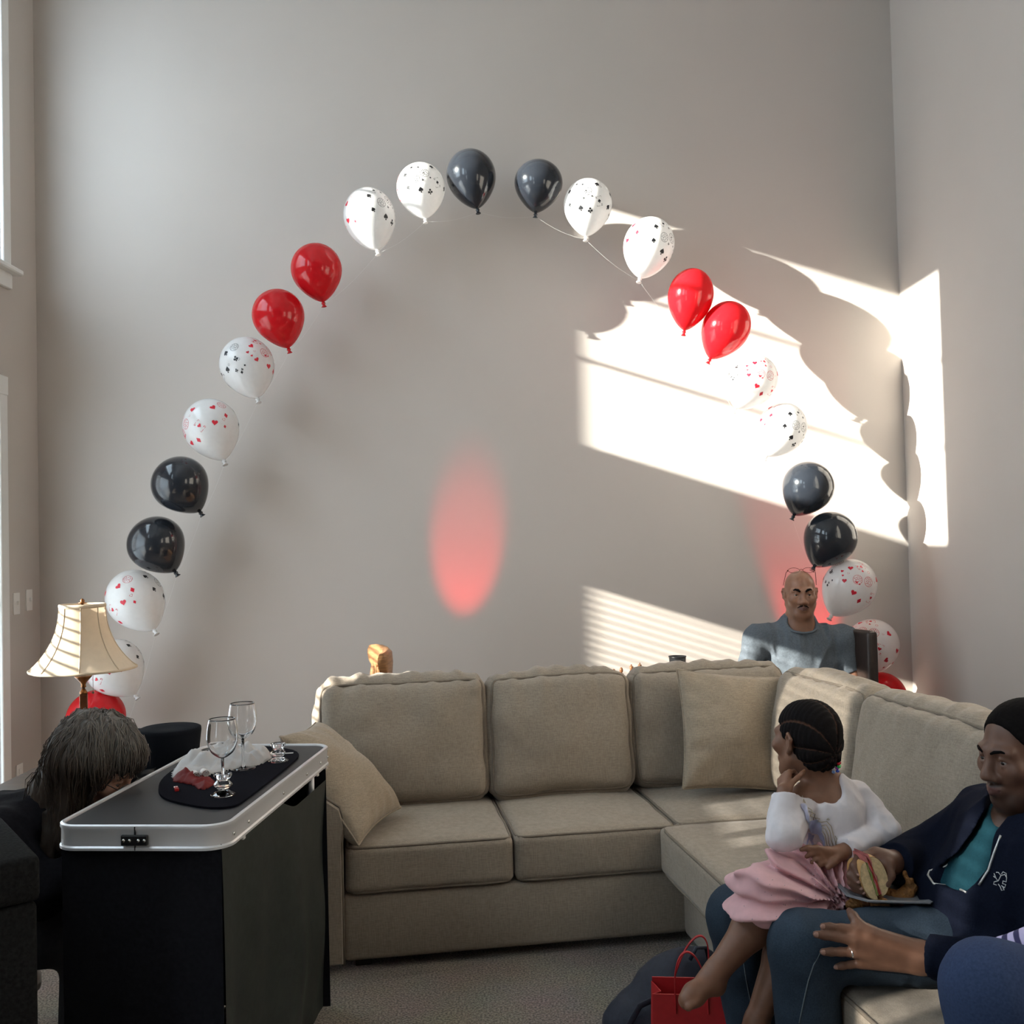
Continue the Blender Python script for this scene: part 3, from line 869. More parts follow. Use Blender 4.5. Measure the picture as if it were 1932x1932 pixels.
# ------------------------------------------------------------------ things on the table
def poly_px(pts, z): return [tuple((TI @ atz(x, y, z))[:2]) for x, y in pts]
def smooth_poly(p, it=2):
    for _ in range(it):
        q = []
        for i in range(len(p)):
            a, b = p[i], p[(i + 1) % len(p)]
            q += [(a[0] * .75 + b[0] * .25, a[1] * .75 + b[1] * .25), (a[0] * .25 + b[0] * .75, a[1] * .25 + b[1] * .75)]
        p = q
    return p
matp = smooth_poly(poly_px([(297, 1494), (303, 1472), (335, 1448), (400, 1420), (455, 1408), (520, 1410), (572, 1421), (545, 1447), (463, 1511), (442, 1524), (395, 1527), (340, 1517), (308, 1508)], TZ + 0.002))
tag(MB(TM).prism(matp, 0.0, 0.006).build('velvet_mat', M_velvet, auto=40), 'black velvet close-up mat with rounded corners on the table', 'mat')
MZ = TZ + 0.006
M_glass = material('clear_glass', (1, 1, 1), rough=0.0, trans=1.0, ior=1.45)
M_crystal = material('clear_crystal', (0.97, 0.98, 1.0), rough=0.0, trans=1.0, ior=1.5)
def glass_bowl(r, h, z0, wall=0.0014):
    out = [(0.0045, z0), (r * 0.35, z0 + h * 0.04), (r * 0.72, z0 + h * 0.16), (r * 0.94, z0 + h * 0.36), (r, z0 + h * 0.52), (r * 0.95, z0 + h * 0.78), (r * 0.84, z0 + h)]
    inn = [(max(0.0005, x - wall), z + wall * (1.6 if i < 3 else 0.3)) for i, (x, z) in enumerate(out)]
    def dense(p):
        q = []
        for i in range(len(p) - 1):
            p0 = p[max(0, i - 1)]; p1 = p[i]; p2 = p[i + 1]; p3 = p[min(len(p) - 1, i + 2)]
            for t in (0, .25, .5, .75):
                q.append(tuple(0.5 * ((2 * p1[k]) + (-p0[k] + p2[k]) * t + (2 * p0[k] - 5 * p1[k] + 4 * p2[k] - p3[k]) * t * t + (-p0[k] + 3 * p1[k] - 3 * p2[k] + p3[k]) * t ** 3) for k in (0, 1)))
        return q + [p[-1]]
    return dense(out), dense(inn)[::-1]
def wine_glass(base, H, r, bowl_h, foot, label):
    root = thing('wine_glass', base, label, 'wine glass', 'wine glasses on the prop table')
    M = Matrix.Translation(base); sz = H - bowl_h
    o, i = glass_bowl(r, bowl_h, sz)
    MB(M).lathe(o + i + [(0.0002, i[-1][1])], 40, cap=False).build('bowl', M_glass, root)
    st = [(0.0075, 0.006), (0.0045, 0.02), (0.0036, sz * 0.5), (0.0045, sz)] if foot else [(0.004, 0.0), (0.0036, sz * 0.5), (0.0045, sz)]
    MB(M).lathe(st, 16).build('stem', M_glass, root)
    if foot:
        MB(M).lathe([(foot * 0.3, 0.0), (foot, 0.0005), (foot, 0.0018), (foot * 0.5, 0.0035), (0.0075, 0.006)], 36).build('foot', M_glass, root)
    return root
g2 = atz(459, 1450, MZ)
wine_glass(g2, 0.197, 0.0425, 0.108, 0.037, 'clear wine glass standing farther back with its foot on the mat')
c1 = atz(421, 1500, MZ); c2 = atz(525, 1436, MZ)
def candle_holder(base, label, s=1.0, rot=0.2):
    root = thing('candle_holder', base, label, 'candle holder', 'crystal candle holders')
    M = Matrix.Translation(base) @ Matrix.Rotation(rot, 4, 'Z') @ Matrix.Scale(s, 4)
    MB(M).lathe([(0.020, 0.0), (0.033, 0.001), (0.033, 0.004), (0.020, 0.010), (0.010, 0.014)], 10).build('foot', M_crystal, root, smooth=False)
    MB(M).lathe([(0.010, 0.0142), (0.016, 0.017), (0.025, 0.027), (0.024, 0.031), (0.016, 0.040), (0.017, 0.043)], 10).build('faceted_stem', M_crystal, root, smooth=False)
    MB(M).lathe([(0.0165, 0.0432), (0.0245, 0.052), (0.0245, 0.058), (0.0225, 0.059), (0.012, 0.057), (0.0115, 0.046), (0.0002, 0.046)], 10, cap=False).build('cup', M_crystal, root, smooth=False)
    return root
candle_holder(c1, 'small faceted crystal candle holder nearest the viewer, below a glass stem')
candle_holder(c2, 'small faceted crystal candle holder at the far edge of the mat', 0.95)
wine_glass(c1 + Vector((0, 0, 0.0475)), 0.158, 0.0415, 0.106, 0.0, 'clear wine glass standing with its stem in the nearer candle holder')

M_sheer = material('sheer_white_silk', (0.78, 0.75, 0.73), rough=0.6, translucent=0.35, noise=0.03, nscale=20, alpha=0.86)
M_white_roll = material('white_rolled_silk', (0.75, 0.70, 0.66), rough=0.7, noise=0.04, nscale=30)
M_redcloth = material('dull_red_silk', (0.14, 0.014, 0.013), rough=0.7, spec=0.2, noise=0.08, nscale=30)
def crumpled(name, outline, z0, hgt, mat, label, cat, seed, n=46, folds=9.0):
    poly = smooth_poly(outline, 1)
    xs = [p[0] for p in poly]; ys = [p[1] for p in poly]
    x0, x1, y0, y1 = min(xs), max(xs), min(ys), max(ys)
    P2 = np.array(poly)
    def inside_d(x, y):
        A = P2; B = np.roll(P2, -1, 0); ins = False; dm = 9
        for (ax, ay), (bx, by) in zip(A, B):
            if (ay > y) != (by > y) and x < (bx - ax) * (y - ay) / (by - ay + 1e-12) + ax: ins = not ins
            ex, ey = bx - ax, by - ay; t = max(0, min(1, ((x - ax) * ex + (y - ay) * ey) / (ex * ex + ey * ey + 1e-12)))
            dm = min(dm, math.hypot(x - ax - t * ex, y - ay - t * ey))
        return dm if ins else -dm
    rs = np.random.default_rng(seed); off = rs.random(3) * 15
    gx = np.linspace(x0, x1, n); gy = np.linspace(y0, y1, n)
    D = np.array([[inside_d(x, y) for y in gy] for x in gx])
    G = np.stack(np.meshgrid(gx, gy, indexing='ij') + [np.zeros((n, n))], -1)
    s = max(x1 - x0, y1 - y0)
    nz = vnoise(G + off, 5 / s * 1.2) * 0.4 + 0.35 + 0.75 * np.abs(vnoise(G + off * 2, folds / s)) + 0.3 * np.abs(vnoise(G + off * 3, folds * 2.2 / s))
    Z = z0 + 0.001 + np.clip(np.clip(D, 0, 9) / (s * 0.16), 0, 1) ** 0.6 * hgt * nz
    vs = []; idx = -np.ones((n, n), int)
    for i in range(n):
        for j in range(n):
            if D[i, j] > -s / n * 0.8: idx[i, j] = len(vs); vs.append(Vector((gx[i], gy[j], Z[i, j])))
    fs = [(idx[i, j], idx[i + 1, j], idx[i + 1, j + 1], idx[i, j + 1]) for i in range(n - 1) for j in range(n - 1) if min(idx[i, j], idx[i + 1, j], idx[i + 1, j + 1], idx[i, j + 1]) >= 0]
    o = MB(TM).add(vs, fs).build(name, mat)
    sm = o.modifiers.new('thickness', 'SOLIDIFY'); sm.thickness = 0.0012
    return tag(o, label, cat)
crumpled('silk_scarf', poly_px([(324, 1466), (336, 1448), (385, 1434), (430, 1426), (470, 1420), (512, 1424), (508, 1438), (486, 1448), (440, 1456), (400, 1466), (360, 1472), (335, 1478)], TZ), 0.006, 0.062, M_sheer, 'sheer white silk crumpled behind the wine glasses', 'scarf', 5)
for k, (px, py) in enumerate(((371, 1464), (389, 1460))):
    b0 = TI @ atz(px, py, MZ + 0.012)
    ax = Vector((0.8, 0.55, 0))
    rr = MB(TM)
    pts = []
    for q in range(40):
        a = q * 0.42; r_ = 0.012 - 0.0115 * q / 40
        pts.append((r_ * math.cos(a), r_ * math.sin(a)))
    vs = []
    for (a, c) in pts:
        vs.append(b0 + Vector((-0.55, 0.8, 0)).normalized() * a + Vector((0, 0, c)))
    vs2 = [v + ax.normalized() * 0.03 for v in vs]; nn = len(vs)
    rr.add(vs + vs2, [(i, i + 1, nn + i + 1, nn + i) for i in range(nn - 1)])
    o = rr.build('rolled_silk', M_white_roll)
    sm = o.modifiers.new('thickness', 'SOLIDIFY'); sm.thickness = 0.0008
    tag(o, ('tightly rolled white silk nearer the red silk', 'tightly rolled white silk nearer the wine glass')[k], 'scarf', 'rolled silks on the mat')
crumpled('red_silk', poly_px([(322, 1478), (340, 1458), (356, 1460), (368, 1470), (390, 1468), (406, 1480), (398, 1490), (380, 1496), (366, 1486), (345, 1482)], TZ), 0.006, 0.026, M_redcloth, 'small dull red silk knotted on the mat', 'scarf', 8)
M_redpl = material('clear_red_plastic', (0.35, 0.02, 0.02), rough=0.15, noise=0.05)
li = TI @ atz(333, 1492, MZ); lm = Matrix.Translation(li) @ Matrix.Rotation(0.5, 4, 'Z')
lt = thing('lighter', TM @ li, 'tiny red and silver lighter beside the red silk', 'lighter')
MB(TM @ lm).box((-0.012, -0.006, 0.0), (0.010, 0.006, 0.009), 0.002).build('body', M_redpl, lt, smooth=False)
MB(TM @ lm).box((0.0102, -0.006, 0.0), (0.022, 0.006, 0.009), 0.002).build('metal_cap', M_steel, lt, smooth=False)
ca = TI @ atz(541, 1422, TZ)
tag(MB(TM @ Matrix.Translation(ca) @ Matrix.Rotation(0.25, 4, 'Z') @ Matrix.Rotation(R(6), 4, 'Y')).box((-0.035, -0.022, 0.003), (0.035, 0.022, 0.0045)).build('paper_card', M_plastic_white, smooth=False), 'small white card at the far corner of the mat', 'card')

# ------------------------------------------------------------------ side table with hat, print and bowl
M_darkwood = material('dark_walnut', (0.05, 0.028, 0.018), rough=0.35, noise=0.3, nscale=12, stretch=(1, 8, 8))
hz = 0.735
hat_c = at(322, 1430, 3.56)
st = thing('side_table', (hat_c.x - 0.22, 3.68, 0), 'dark side table behind the folding table carrying the top hat', 'table')
sx0, sx1, sy0, sy1 = hat_c.x - 0.62, hat_c.x + 0.15, 3.40, 3.98
MB().box((sx0, sy0, hz - 0.03), (sx1, sy1, hz), 0.006).build('table_top', M_darkwood, st, smooth=False)
for x in (sx0 + 0.04, sx1 - 0.04):
    for y in (sy0 + 0.04, sy1 - 0.04): MB().box((x - 0.02, y - 0.02, 0), (x + 0.02, y + 0.02, hz - 0.0305), 0.004).build('leg', M_darkwood, st, smooth=False)
M_felt = material('black_felt', (0.008, 0.009, 0.012), rough=0.95, spec=0.1, bump=0.15, bscale=400)
hat = thing('top_hat', (hat_c.x, hat_c.y, hz), 'black felt top hat with pale band standing behind the table', 'hat')
HM = Matrix.Translation((hat_c.x, hat_c.y, hz))
tz = at(328, 1388, 3.56).z - hz + 0.03
MB(HM).lathe([(0.092, 0.010), (0.091, 0.05), (0.096, tz * 0.6), (0.1035, tz * 0.93), (0.1025, tz * 0.985), (0.097, tz), (0.05, tz - 0.002), (0.0001, tz - 0.002)], 44, cap=False).build('crown', M_felt, hat)
MB(HM).lathe([(0.090, 0.004), (0.125, 0.001), (0.150, 0.004), (0.152, 0.008), (0.125, 0.006), (0.0915, 0.012)], 44, cap=False).build('brim', M_felt, hat)
MB(HM).lathe([(0.0925, 0.013), (0.0925, 0.022), (0.0935, 0.022), (0.0935, 0.013)], 44, cap=False).build('hat_band', M_plastic_white, hat)
# small print leaning behind
pc = at(254, 1418, 3.86)
pr = thing('picture_print', (pc.x, pc.y, hz), 'black picture print leaning behind the bowl', 'picture')
pw, ph_ = 0.085, pc.z + 0.085 - hz
M_skinprint = material('printed_skin', (0.45, 0.2, 0.13), rough=0.5, noise=0.05); M_cream = material('printed_cream', (0.55, 0.5, 0.42), rough=0.5, noise=0.05)
M_panel = material('black_print_panel', (0.010, 0.010, 0.012), rough=0.5, noise=0.1, nscale=30)
PM = Matrix.Translation((pc.x, pc.y, hz)) @ Matrix.Rotation(0.15, 4, 'Z')
MB(PM).box((-pw / 2, 0, ph_ * 0.42), (pw / 2 + 0.01, 0.012, ph_), 0.002).build('black_panel', M_panel, pr, smooth=False)
MB(PM).box((-pw / 2, 0, 0.0), (pw / 2 + 0.01, 0.012, ph_ * 0.418), 0.002).build('pale_panel', M_cream, pr, smooth=False)
for k, (x0, z0, x1, z1) in enumerate(((0.002, 0.40, 0.008, 0.10), (0.020, 0.38, 0.030, 0.12))):
    MB(PM).tube([(x0, -0.002, ph_ * z0), ((x0 + x1) / 2, -0.002, ph_ * (z0 + z1) / 2), (x1, -0.002, ph_ * z1)], [0.008, 0.007, 0.005], 8, flat=1.0).build('printed_leg', M_skinprint, pr)
MB(PM).ball((-0.005, -0.001, ph_ * 0.55), (0.012, 0.003, 0.02), 10, 6).build('printed_hand', M_skinprint, pr)
bc = at(262, 1488, 3.50)
bw = thing('dark_bowl', (bc.x, bc.y, hz), 'dark round bowl between the hat and the crouching person', 'bowl')
MB(Matrix.Translation((bc.x, bc.y, hz))).lathe([(0.03, 0.0), (0.05, 0.005), (0.072, 0.04), (0.078, 0.075), (0.075, 0.075), (0.068, 0.04), (0.045, 0.01), (0.0001, 0.008)], 30, cap=False).build('shell', M_black_plastic, bw)
gc = at(232, 1490, 3.45)
M_orange = material('orange_plastic', (0.75, 0.16, 0.02), rough=0.3, noise=0.05)
tb = thing('glass_tumbler', (gc.x, gc.y, hz), 'cut glass tumbler with orange base next to the crouching person\'s face', 'glass')
GM = Matrix.Translation((gc.x, gc.y, hz))
MB(GM).lathe([(0.03, 0.0), (0.034, 0.002), (0.034, 0.03), (0.0001, 0.03)], 16, cap=False).build('orange_base', M_orange, tb)
MB(GM).lathe([(0.033, 0.031), (0.038, 0.09), (0.036, 0.09), (0.031, 0.034), (0.0001, 0.033)], 10, cap=False).build('cut_glass', M_crystal, tb, smooth=False)

# ------------------------------------------------------------------ table lamp on its end table
M_bronze = material('antique_bronze', (0.22, 0.095, 0.035), rough=0.32, metal=0.85, noise=0.25, nscale=30)
M_bronze_dk = material('brown_lacquer', (0.09, 0.032, 0.014), rough=0.25, noise=0.25, nscale=20)
M_shade = material('cream_shade_silk', (0.66, 0.54, 0.40), rough=0.75, translucent=0.25, noise=0.03, nscale=40)
M_shade_trim = material('cream_shade_trim', (0.60, 0.49, 0.36), rough=0.7, noise=0.04, nscale=40)
LY = 4.45
lc = at(157, 1262, LY)
end_z = 0.48
et = thing('end_table', (lc.x, LY, 0), 'wooden end table under the cream table lamp', 'table')
MB().box((lc.x - 0.27, LY - 0.27, end_z - 0.03), (lc.x + 0.27, LY + 0.27, end_z), 0.006).build('table_top', M_darkwood, et, smooth=False)
for sx in (-1, 1):
    for sy in (-1, 1): MB().box((lc.x + sx * 0.23 - 0.02, LY + sy * 0.23 - 0.02, 0), (lc.x + sx * 0.23 + 0.02, LY + sy * 0.23 + 0.02, end_z - 0.0305), 0.004).build('leg', M_darkwood, et, smooth=False)
lamp = thing('table_lamp', (lc.x, LY, end_z), 'cream bell-shaded table lamp with bronze candlestick stem', 'lamp')
LM = Matrix.Translation((lc.x, LY, 0))
zb = lc.z; zt = at(157, 1140, LY).z
rb, rt = 95 / F_PX * LY, 40 / F_PX * LY
NS = 8
def shade_r(t, a):
    """bell: t 0 bottom .. 1 top; octagon with drawn-in panels"""
    base = rb + (rt - rb) * (1 - (1 - t) ** 2.3) ** 0.92
    k = abs(((a / (2 * math.pi) * NS) % 1) - 0.5) * 2
    return base * (1 - 0.022 * (1 - k ** 2) * (1 - 0.35 * t))
na, nt_ = 96, 26
vs = []
for j in range(nt_ + 1):
    t = j / nt_
    for i in range(na):
        a = 2 * math.pi * i / na + 0.32
        rr = shade_r(t, a - 0.32); vs.append(LM @ Vector((rr * math.cos(a), rr * math.sin(a), zb + (zt - zb) * t)))
fs = [(j * na + i, j * na + (i + 1) % na, (j + 1) * na + (i + 1) % na, (j + 1) * na + i) for j in range(nt_) for i in range(na)]
sh = mesh('lamp_shade', vs, fs, M_shade, lamp)
for k in range(NS):
    a = 2 * math.pi * k / NS + 0.32
    MB(LM).tube([Vector(((shade_r(j / 12, a - 0.32) + 0.001) * math.cos(a), (shade_r(j / 12, a - 0.32) + 0.001) * math.sin(a), zb + (zt - zb) * j / 12)) for j in range(13)], 0.0028, 6).build('rib_trim', M_shade_trim, sh)
for t, zz, rad in ((0.0, zb, 0.006), (1.0, zt - 0.006, 0.009)):
    MB(LM).tube([Vector(((shade_r(t, 2 * math.pi * i / 48) + 0.001) * math.cos(2 * math.pi * i / 48 + 0.32), (shade_r(t, 2 * math.pi * i / 48) + 0.001) * math.sin(2 * math.pi * i / 48 + 0.32), zz)) for i in range(48)], rad, 6, closed=True, flat=0.5).build('rim_trim', M_shade_trim, sh)
sp = MB(LM)
for k in range(3):
    a = 2 * math.pi * k / 3; sp.tube([Vector((0, 0, zt - 0.004)), Vector((rt * 0.93 * math.cos(a), rt * 0.93 * math.sin(a), zt - 0.01))], 0.002, 6)
sp.build('shade_spider', M_bronze, lamp)
fin = MB(LM).lathe([(0.004, zt - 0.004), (0.006, zt + 0.002), (0.022, zt + 0.006), (0.008, zt + 0.009), (0.010, zt + 0.016), (0.004, zt + 0.024), (0.0001, zt + 0.026)], 16).build('finial', M_bronze, lamp)
MB(LM).lathe([(0.013, zb - 0.03), (0.013, zb + 0.05)], 16).build('socket', M_bronze_dk, lamp)
zs = zb - 0.03
MB(LM).lathe([(0.006, zs - 0.052), (0.012, zs - 0.046), (0.009, zs - 0.04), (0.012, zs - 0.03), (0.026, zs - 0.014), (0.036, zs - 0.003), (0.037, zs), (0.012, zs - 0.004)], 24).build('drip_cup', M_bronze, lamp)
MB(LM).lathe([(0.016, zs - 0.078), (0.017, zs - 0.070), (0.011, zs - 0.062), (0.006, zs - 0.053)], 20).build('collar', M_bronze, lamp)
MB(LM).box((-0.016, -0.016, end_z + 0.05), (0.016, 0.016, zs - 0.078), 0.003, M=Matrix.Rotation(0.35, 4, 'Z')).build('square_column', M_bronze_dk, lamp, smooth=False)
MB(LM).lathe([(0.075, end_z + 0.001), (0.078, end_z + 0.012), (0.06, end_z + 0.022), (0.03, end_z + 0.035), (0.022, end_z + 0.05)], 28).build('foot', M_bronze, lamp)
ch = MB(LM); x0 = at(177, 1262, LY).x - lc.x; z1_ = at(177, 1306, LY).z
ch.tube([Vector((x0, -0.01, zb + 0.05)), Vector((x0, -0.01, z1_ + 0.006))], 0.0009, 5); pc_ = ch.build('pull_chain', M_bronze, lamp)
MB(LM).ball((x0, -0.01, z1_), 0.0055, 10, 8).build('chain_bead', M_bronze_dk, pc_)

# ------------------------------------------------------------------ black covered case at the lower left
M_case = material('black_case_carpet', (0.012, 0.012, 0.012), rough=1.0, spec=0.08, noise=0.35, nscale=120, bump=0.5, bscale=160, bdist=0.004)
cz = 0.90
K0 = atz(70, 1613, cz); K1 = atz(8, 1548, cz)
dv = (K1 - K0); dl = dv.length; dv.normalize(); nv = Vector((-dv.y, dv.x, 0))
if nv.x > 0: nv = -nv
CM = Matrix((dv, nv, dv.cross(nv))).transposed().to_4x4(); CM.translation = Vector((K0.x, K0.y, cz if dv.cross(nv).z < 0 else 0))
sgn = -1 if dv.cross(nv).z < 0 else 1
case = thing('prop_case', K0 + dv * dl / 2 + nv * 0.2 - Vector((0, 0, cz)), 'black fabric-covered case in the lower left corner', 'case')
z_of = (lambda a, b_: (sgn * (a - (cz if sgn < 0 else 0)), sgn * (b_ - (cz if sgn < 0 else 0))))
def cbox(name, u0, u1, w0, w1, a, b_, bev, mat):
    q = z_of(a, b_); return MB(CM).box((u0, w0, min(q)), (u1, w1, max(q)), bev, seg=3).build(name, mat, case, auto=50)
cbox('body', 0.0, dl + 0.06, 0.0, 0.42, 0.04, cz - 0.10, 0.012, M_case)
cbox('lid', -0.006, dl + 0.066, -0.006, 0.426, cz - 0.098, cz, 0.015, M_case)
cbox('handle', dl * 0.3, dl * 0.7, -0.03, -0.0065, 0.34, 0.37, 0.008, M_black_plastic)
for (a, c) in ((0.03, 0.04), (dl, 0.04), (0.03, 0.38), (dl, 0.38)):
    cbox('foot', a - 0.02, a + 0.02, c - 0.02, c + 0.02, 0.0, 0.0395, 0.004, M_black_plastic)
# ================================================================== BEHIND THE SOFA
M_oak = material('warm_oak', (0.30, 0.15, 0.065), rough=0.35, noise=0.3, nscale=10, stretch=(2, 2, 14))
M_leather = material('dark_brown_leather', (0.028, 0.017, 0.013), rough=0.38, noise=0.15, nscale=60, bump=0.1, bscale=220)
# chess table
gt = thing('game_table', (0.55, 5.28, 0), 'dark wooden game table between the sofa back and the wall', 'table')
GZ = 0.755
MB().box((-0.10, 5.02, GZ - 0.03), (1.00, 5.54, GZ), 0.008).build('table_top', M_darkwood, gt, smooth=False)
MB().box((-0.02, 5.09, GZ - 0.11), (0.92, 5.47, GZ - 0.0305)).build('apron', M_darkwood, gt, smooth=False)
for x in (-0.05, 0.94):
    for y in (5.06, 5.50): MB().box((x - 0.025, y - 0.025, 0), (x + 0.025, y + 0.025, GZ - 0.0305), 0.004).build('leg', M_darkwood, gt, smooth=False)
M_light_sq = material('maple_square', (0.45, 0.30, 0.16), rough=0.4, noise=0.15, nscale=20)
M_piece = material('brown_boxwood', (0.20, 0.085, 0.035), rough=0.35, noise=0.2, nscale=25)
ccx, ccy = at(1187, 1255, 5.27).x, 5.27
board = thing('chess_board', (ccx, ccy, GZ), 'wooden chess board on the game table', 'game board')
MB().box((ccx - 0.2, ccy - 0.2, GZ), (ccx + 0.2, ccy + 0.2, GZ + 0.015), 0.003).build('frame', M_darkwood, board, smooth=False)
for i in range(8):
    for j in range(8):
        if (i + j) % 2: MB().box((ccx - 0.18 + i * 0.045, ccy - 0.18 + j * 0.045, GZ + 0.0151), (ccx - 0.135 + i * 0.045, ccy - 0.135 + j * 0.045, GZ + 0.0165)).build('square', M_light_sq, board, smooth=False)
BZ = GZ + 0.0167
def piece(kind, px, label, y, top_py):
    p = at(px, top_py, y); H = p.z - BZ
    root = thing('chess_piece', (p.x, p.y, BZ), label, 'chess piece', 'chess pieces on the board')
    M = Matrix.Translation((p.x, p.y, BZ))
    r = 0.017
    MB(M).lathe([(r, 0), (r, 0.006), (r * 0.85, 0.012), (r * 0.5, 0.02), (r * 0.36, H * 0.5), (r * 0.45, H * 0.68), (r * 0.75, H * 0.71), (r * 0.4, H * 0.74)], 18).build('pedestal', M_piece, root)
    if kind == 'king':
        MB(M).lathe([(r * 0.4, H * 0.741), (r * 0.62, H * 0.88), (r * 0.5, H * 0.92), (0.0001, H * 0.93)], 16, cap=False).build('crown', M_piece, root)
        MB(M).ball((0, 0, H * 0.965), (0.004, 0.004, H * 0.035), 8, 6).build('finial', M_piece, root)
    else:
        MB(M).ball((0, 0, H * 0.87), (r * 0.55, r * 0.55, H * 0.13), 14, 10).build('ball_head', M_piece, root)
piece('king', 1207, 'tallest brown chess piece right of its neighbour', 5.25, 1250)
piece('king', 1191, 'tall brown chess piece left of the tallest one', 5.25, 1253)
piece('pawn', 1172, 'short brown chess piece left of the two tall ones', 5.22, 1259)
piece('pawn', 1158, 'leftmost brown chess piece just showing over the sofa', 5.22, 1262)
piece('pawn', 1237, 'short brown chess piece nearest the black cup', 5.25, 1256)
cup_c = at(1278, 1238, 5.2)
cup = thing('black_cup', (cup_c.x, 5.2, GZ), 'black tumbler cup on the game table', 'cup')
cr = 16 / F_PX * 5.2; ch_ = cup_c.z - GZ
MB(Matrix.Translation((cup_c.x, 5.2, GZ))).lathe([(cr * 0.72, 0), (cr * 0.74, 0.003), (cr, ch_), (cr * 0.94, ch_), (cr * 0.7, 0.006), (0.0001, 0.006)], 28, cap=False).build('cup_wall', M_black_plastic, cup)
MB(Matrix.Translation((cup_c.x, 5.2, GZ))).lathe([(cr * 0.985, ch_ - 0.006), (cr * 1.04, ch_ - 0.004), (cr * 1.04, ch_ + 0.001), (cr * 0.95, ch_ + 0.001)], 28, cap=False).build('rim', M_black_plastic, cup)

# oak chair seen from the side
oc = at(703, 1222, 5.3)
och = thing('dining_chair', (oc.x, 5.3, 0), 'oak dining chair whose rounded back rises behind the sofa', 'chair', 'dining chairs')
zt_ = oc.z
OM = Matrix.Translation((oc.x + 0.0, 5.3, 0)) @ Matrix.Rotation(R(194), 4, 'Z')
# chair faces +x; back posts at local x = -0.02, rail curved
MB(OM).box((-0.03, -0.21, 0.43), (0.42, 0.21, 0.47), 0.015).build('seat', M_oak, och, smooth=False)
for sy in (-0.18, 0.18):
    MB(OM).tube([(0.0, sy, 0.0), (0.02, sy, 0.43), (0.0, sy, 0.7), (-0.035, sy, zt_ - 0.06)], [0.018, 0.022, 0.02, 0.018], 10).build('back_leg', M_oak, och)
    MB(OM).tube([(0.40, sy, 0.0), (0.38, sy, 0.43)], 0.019, 10).build('leg', M_oak, och)
n = 14; vs = []
sec = [(-0.035, -0.11), (-0.04, -0.05), (-0.036, 0.0), (-0.018, 0.018), (0.006, 0.012), (0.018, -0.02), (0.02, -0.06), (0.010, -0.11)]
for i in range(n + 1):
    a = -1 + 2 * i / n; y = 0.24 * a; bow = -0.05 * (1 - a * a)
    sc = 1.0 - 0.35 * abs(a) ** 6
    for (x, z) in sec: vs.append(Vector((x * sc + bow - 0.01, y, zt_ - 0.018 + z * sc)))
k = len(sec); fs = [(i * k + q, i * k + (q + 1) % k, (i + 1) * k + (q + 1) % k, (i + 1) * k + q) for i in range(n) for q in range(k)]
fs += [tuple(range(k - 1, -1, -1)), tuple(n * k + q for q in range(k))]
MB(OM).add(vs, fs).build('crest_rail', M_oak, och, auto=60)
for sy in (-0.09, 0.0, 0.09):
    MB(OM).box((-0.035, sy - 0.02, 0.47), (-0.02, sy + 0.02, zt_ - 0.10), 0.004).build('back_slat', M_oak, och, smooth=False)

# leather chair of the bald man, turned towards the game table
lch = thing('dining_chair', (1.55, 5.42, 0), 'dark brown leather dining chair behind the bald man', 'chair', 'dining chairs')
CH = Matrix.Translation((1.76, 5.46, 0)) @ Matrix.Rotation(R(-72), 4, 'Z')
topz = at(1612, 1190, 5.3).z
hw_ = 0.225
MB(CH).box((-hw_, -0.45, 0.36), (hw_, -0.04, 0.43), 0.03, seg=3).build('seat', M_leather, lch)
MB(CH).box((-hw_, -0.03, 0.36), (hw_, 0.03, topz), 0.02, seg=3).build('backrest', M_leather, lch)
for sx in (-1, 1):
    MB(CH).box((sx * (hw_ - 0.03) - 0.02, -0.43, 0), (sx * (hw_ - 0.03) + 0.02, -0.39, 0.365), 0.004).build('leg', M_darkwood, lch, smooth=False)
    MB(CH).box((sx * (hw_ - 0.03) - 0.02, -0.028, 0), (sx * (hw_ - 0.03) + 0.02, 0.022, 0.365), 0.004).build('leg', M_darkwood, lch, smooth=False)

# red party uplights standing on the carpet behind the sofa
M_lens = material('red_lens', (0.6, 0.01, 0.01), rough=0.2, emit=(1.0, 0.02, 0.02), estr=6.0, noise=0.02)
def uplight(base, target, energy, half, blend, label):
    root = thing('party_uplight', base, label, 'lamp', 'red party uplights')
    d = (Vector(target) - (Vector(base) + Vector((0, 0, 0.10)))).normalized()
    q = d.to_track_quat('Z', 'Y').to_matrix().to_4x4()
    M = Matrix.Translation(Vector(base) + Vector((0, 0, 0.10))) @ q
    MB(M).lathe([(0.03, -0.05), (0.05, -0.04), (0.055, 0.03), (0.05, 0.035)], 24).build('can', M_black_plastic, root)
    MB(M).lathe([(0.045, 0.0352), (0.03, 0.0385), (0.0001, 0.039)], 24, cap=False).build('lens', M_lens, root)
    MB(Matrix.Translation(base)).box((-0.07, -0.012, 0.0), (0.07, 0.012, 0.012), 0.003).build('bracket', M_black_plastic, root, smooth=False)
    for sx in (-1, 1): MB(Matrix.Translation(base)).box((sx * 0.062 - 0.004, -0.012, 0.0121), (sx * 0.062 + 0.004, 0.012, 0.11), 0.002).build('bracket_arm', M_black_plastic, root, smooth=False)
    ld = bpy.data.lights.new('red_beam', 'SPOT'); ld.energy = energy; ld.color = (1.0, 0.0, 0.012); ld.spot_size = half * 2; ld.spot_blend = blend; ld.shadow_soft_size = 0.02
    lo = bpy.data.objects.new('red_beam', ld); COL.objects.link(lo)
    lo.rotation_euler = d.to_track_quat('-Z', 'Y').to_euler(); lo.location = M @ Vector((0, 0, 0.05))
    lo.parent = root; lo.matrix_parent_inverse = ROOT_INV[root.name]
t1 = at(880, 1040, 6.0)
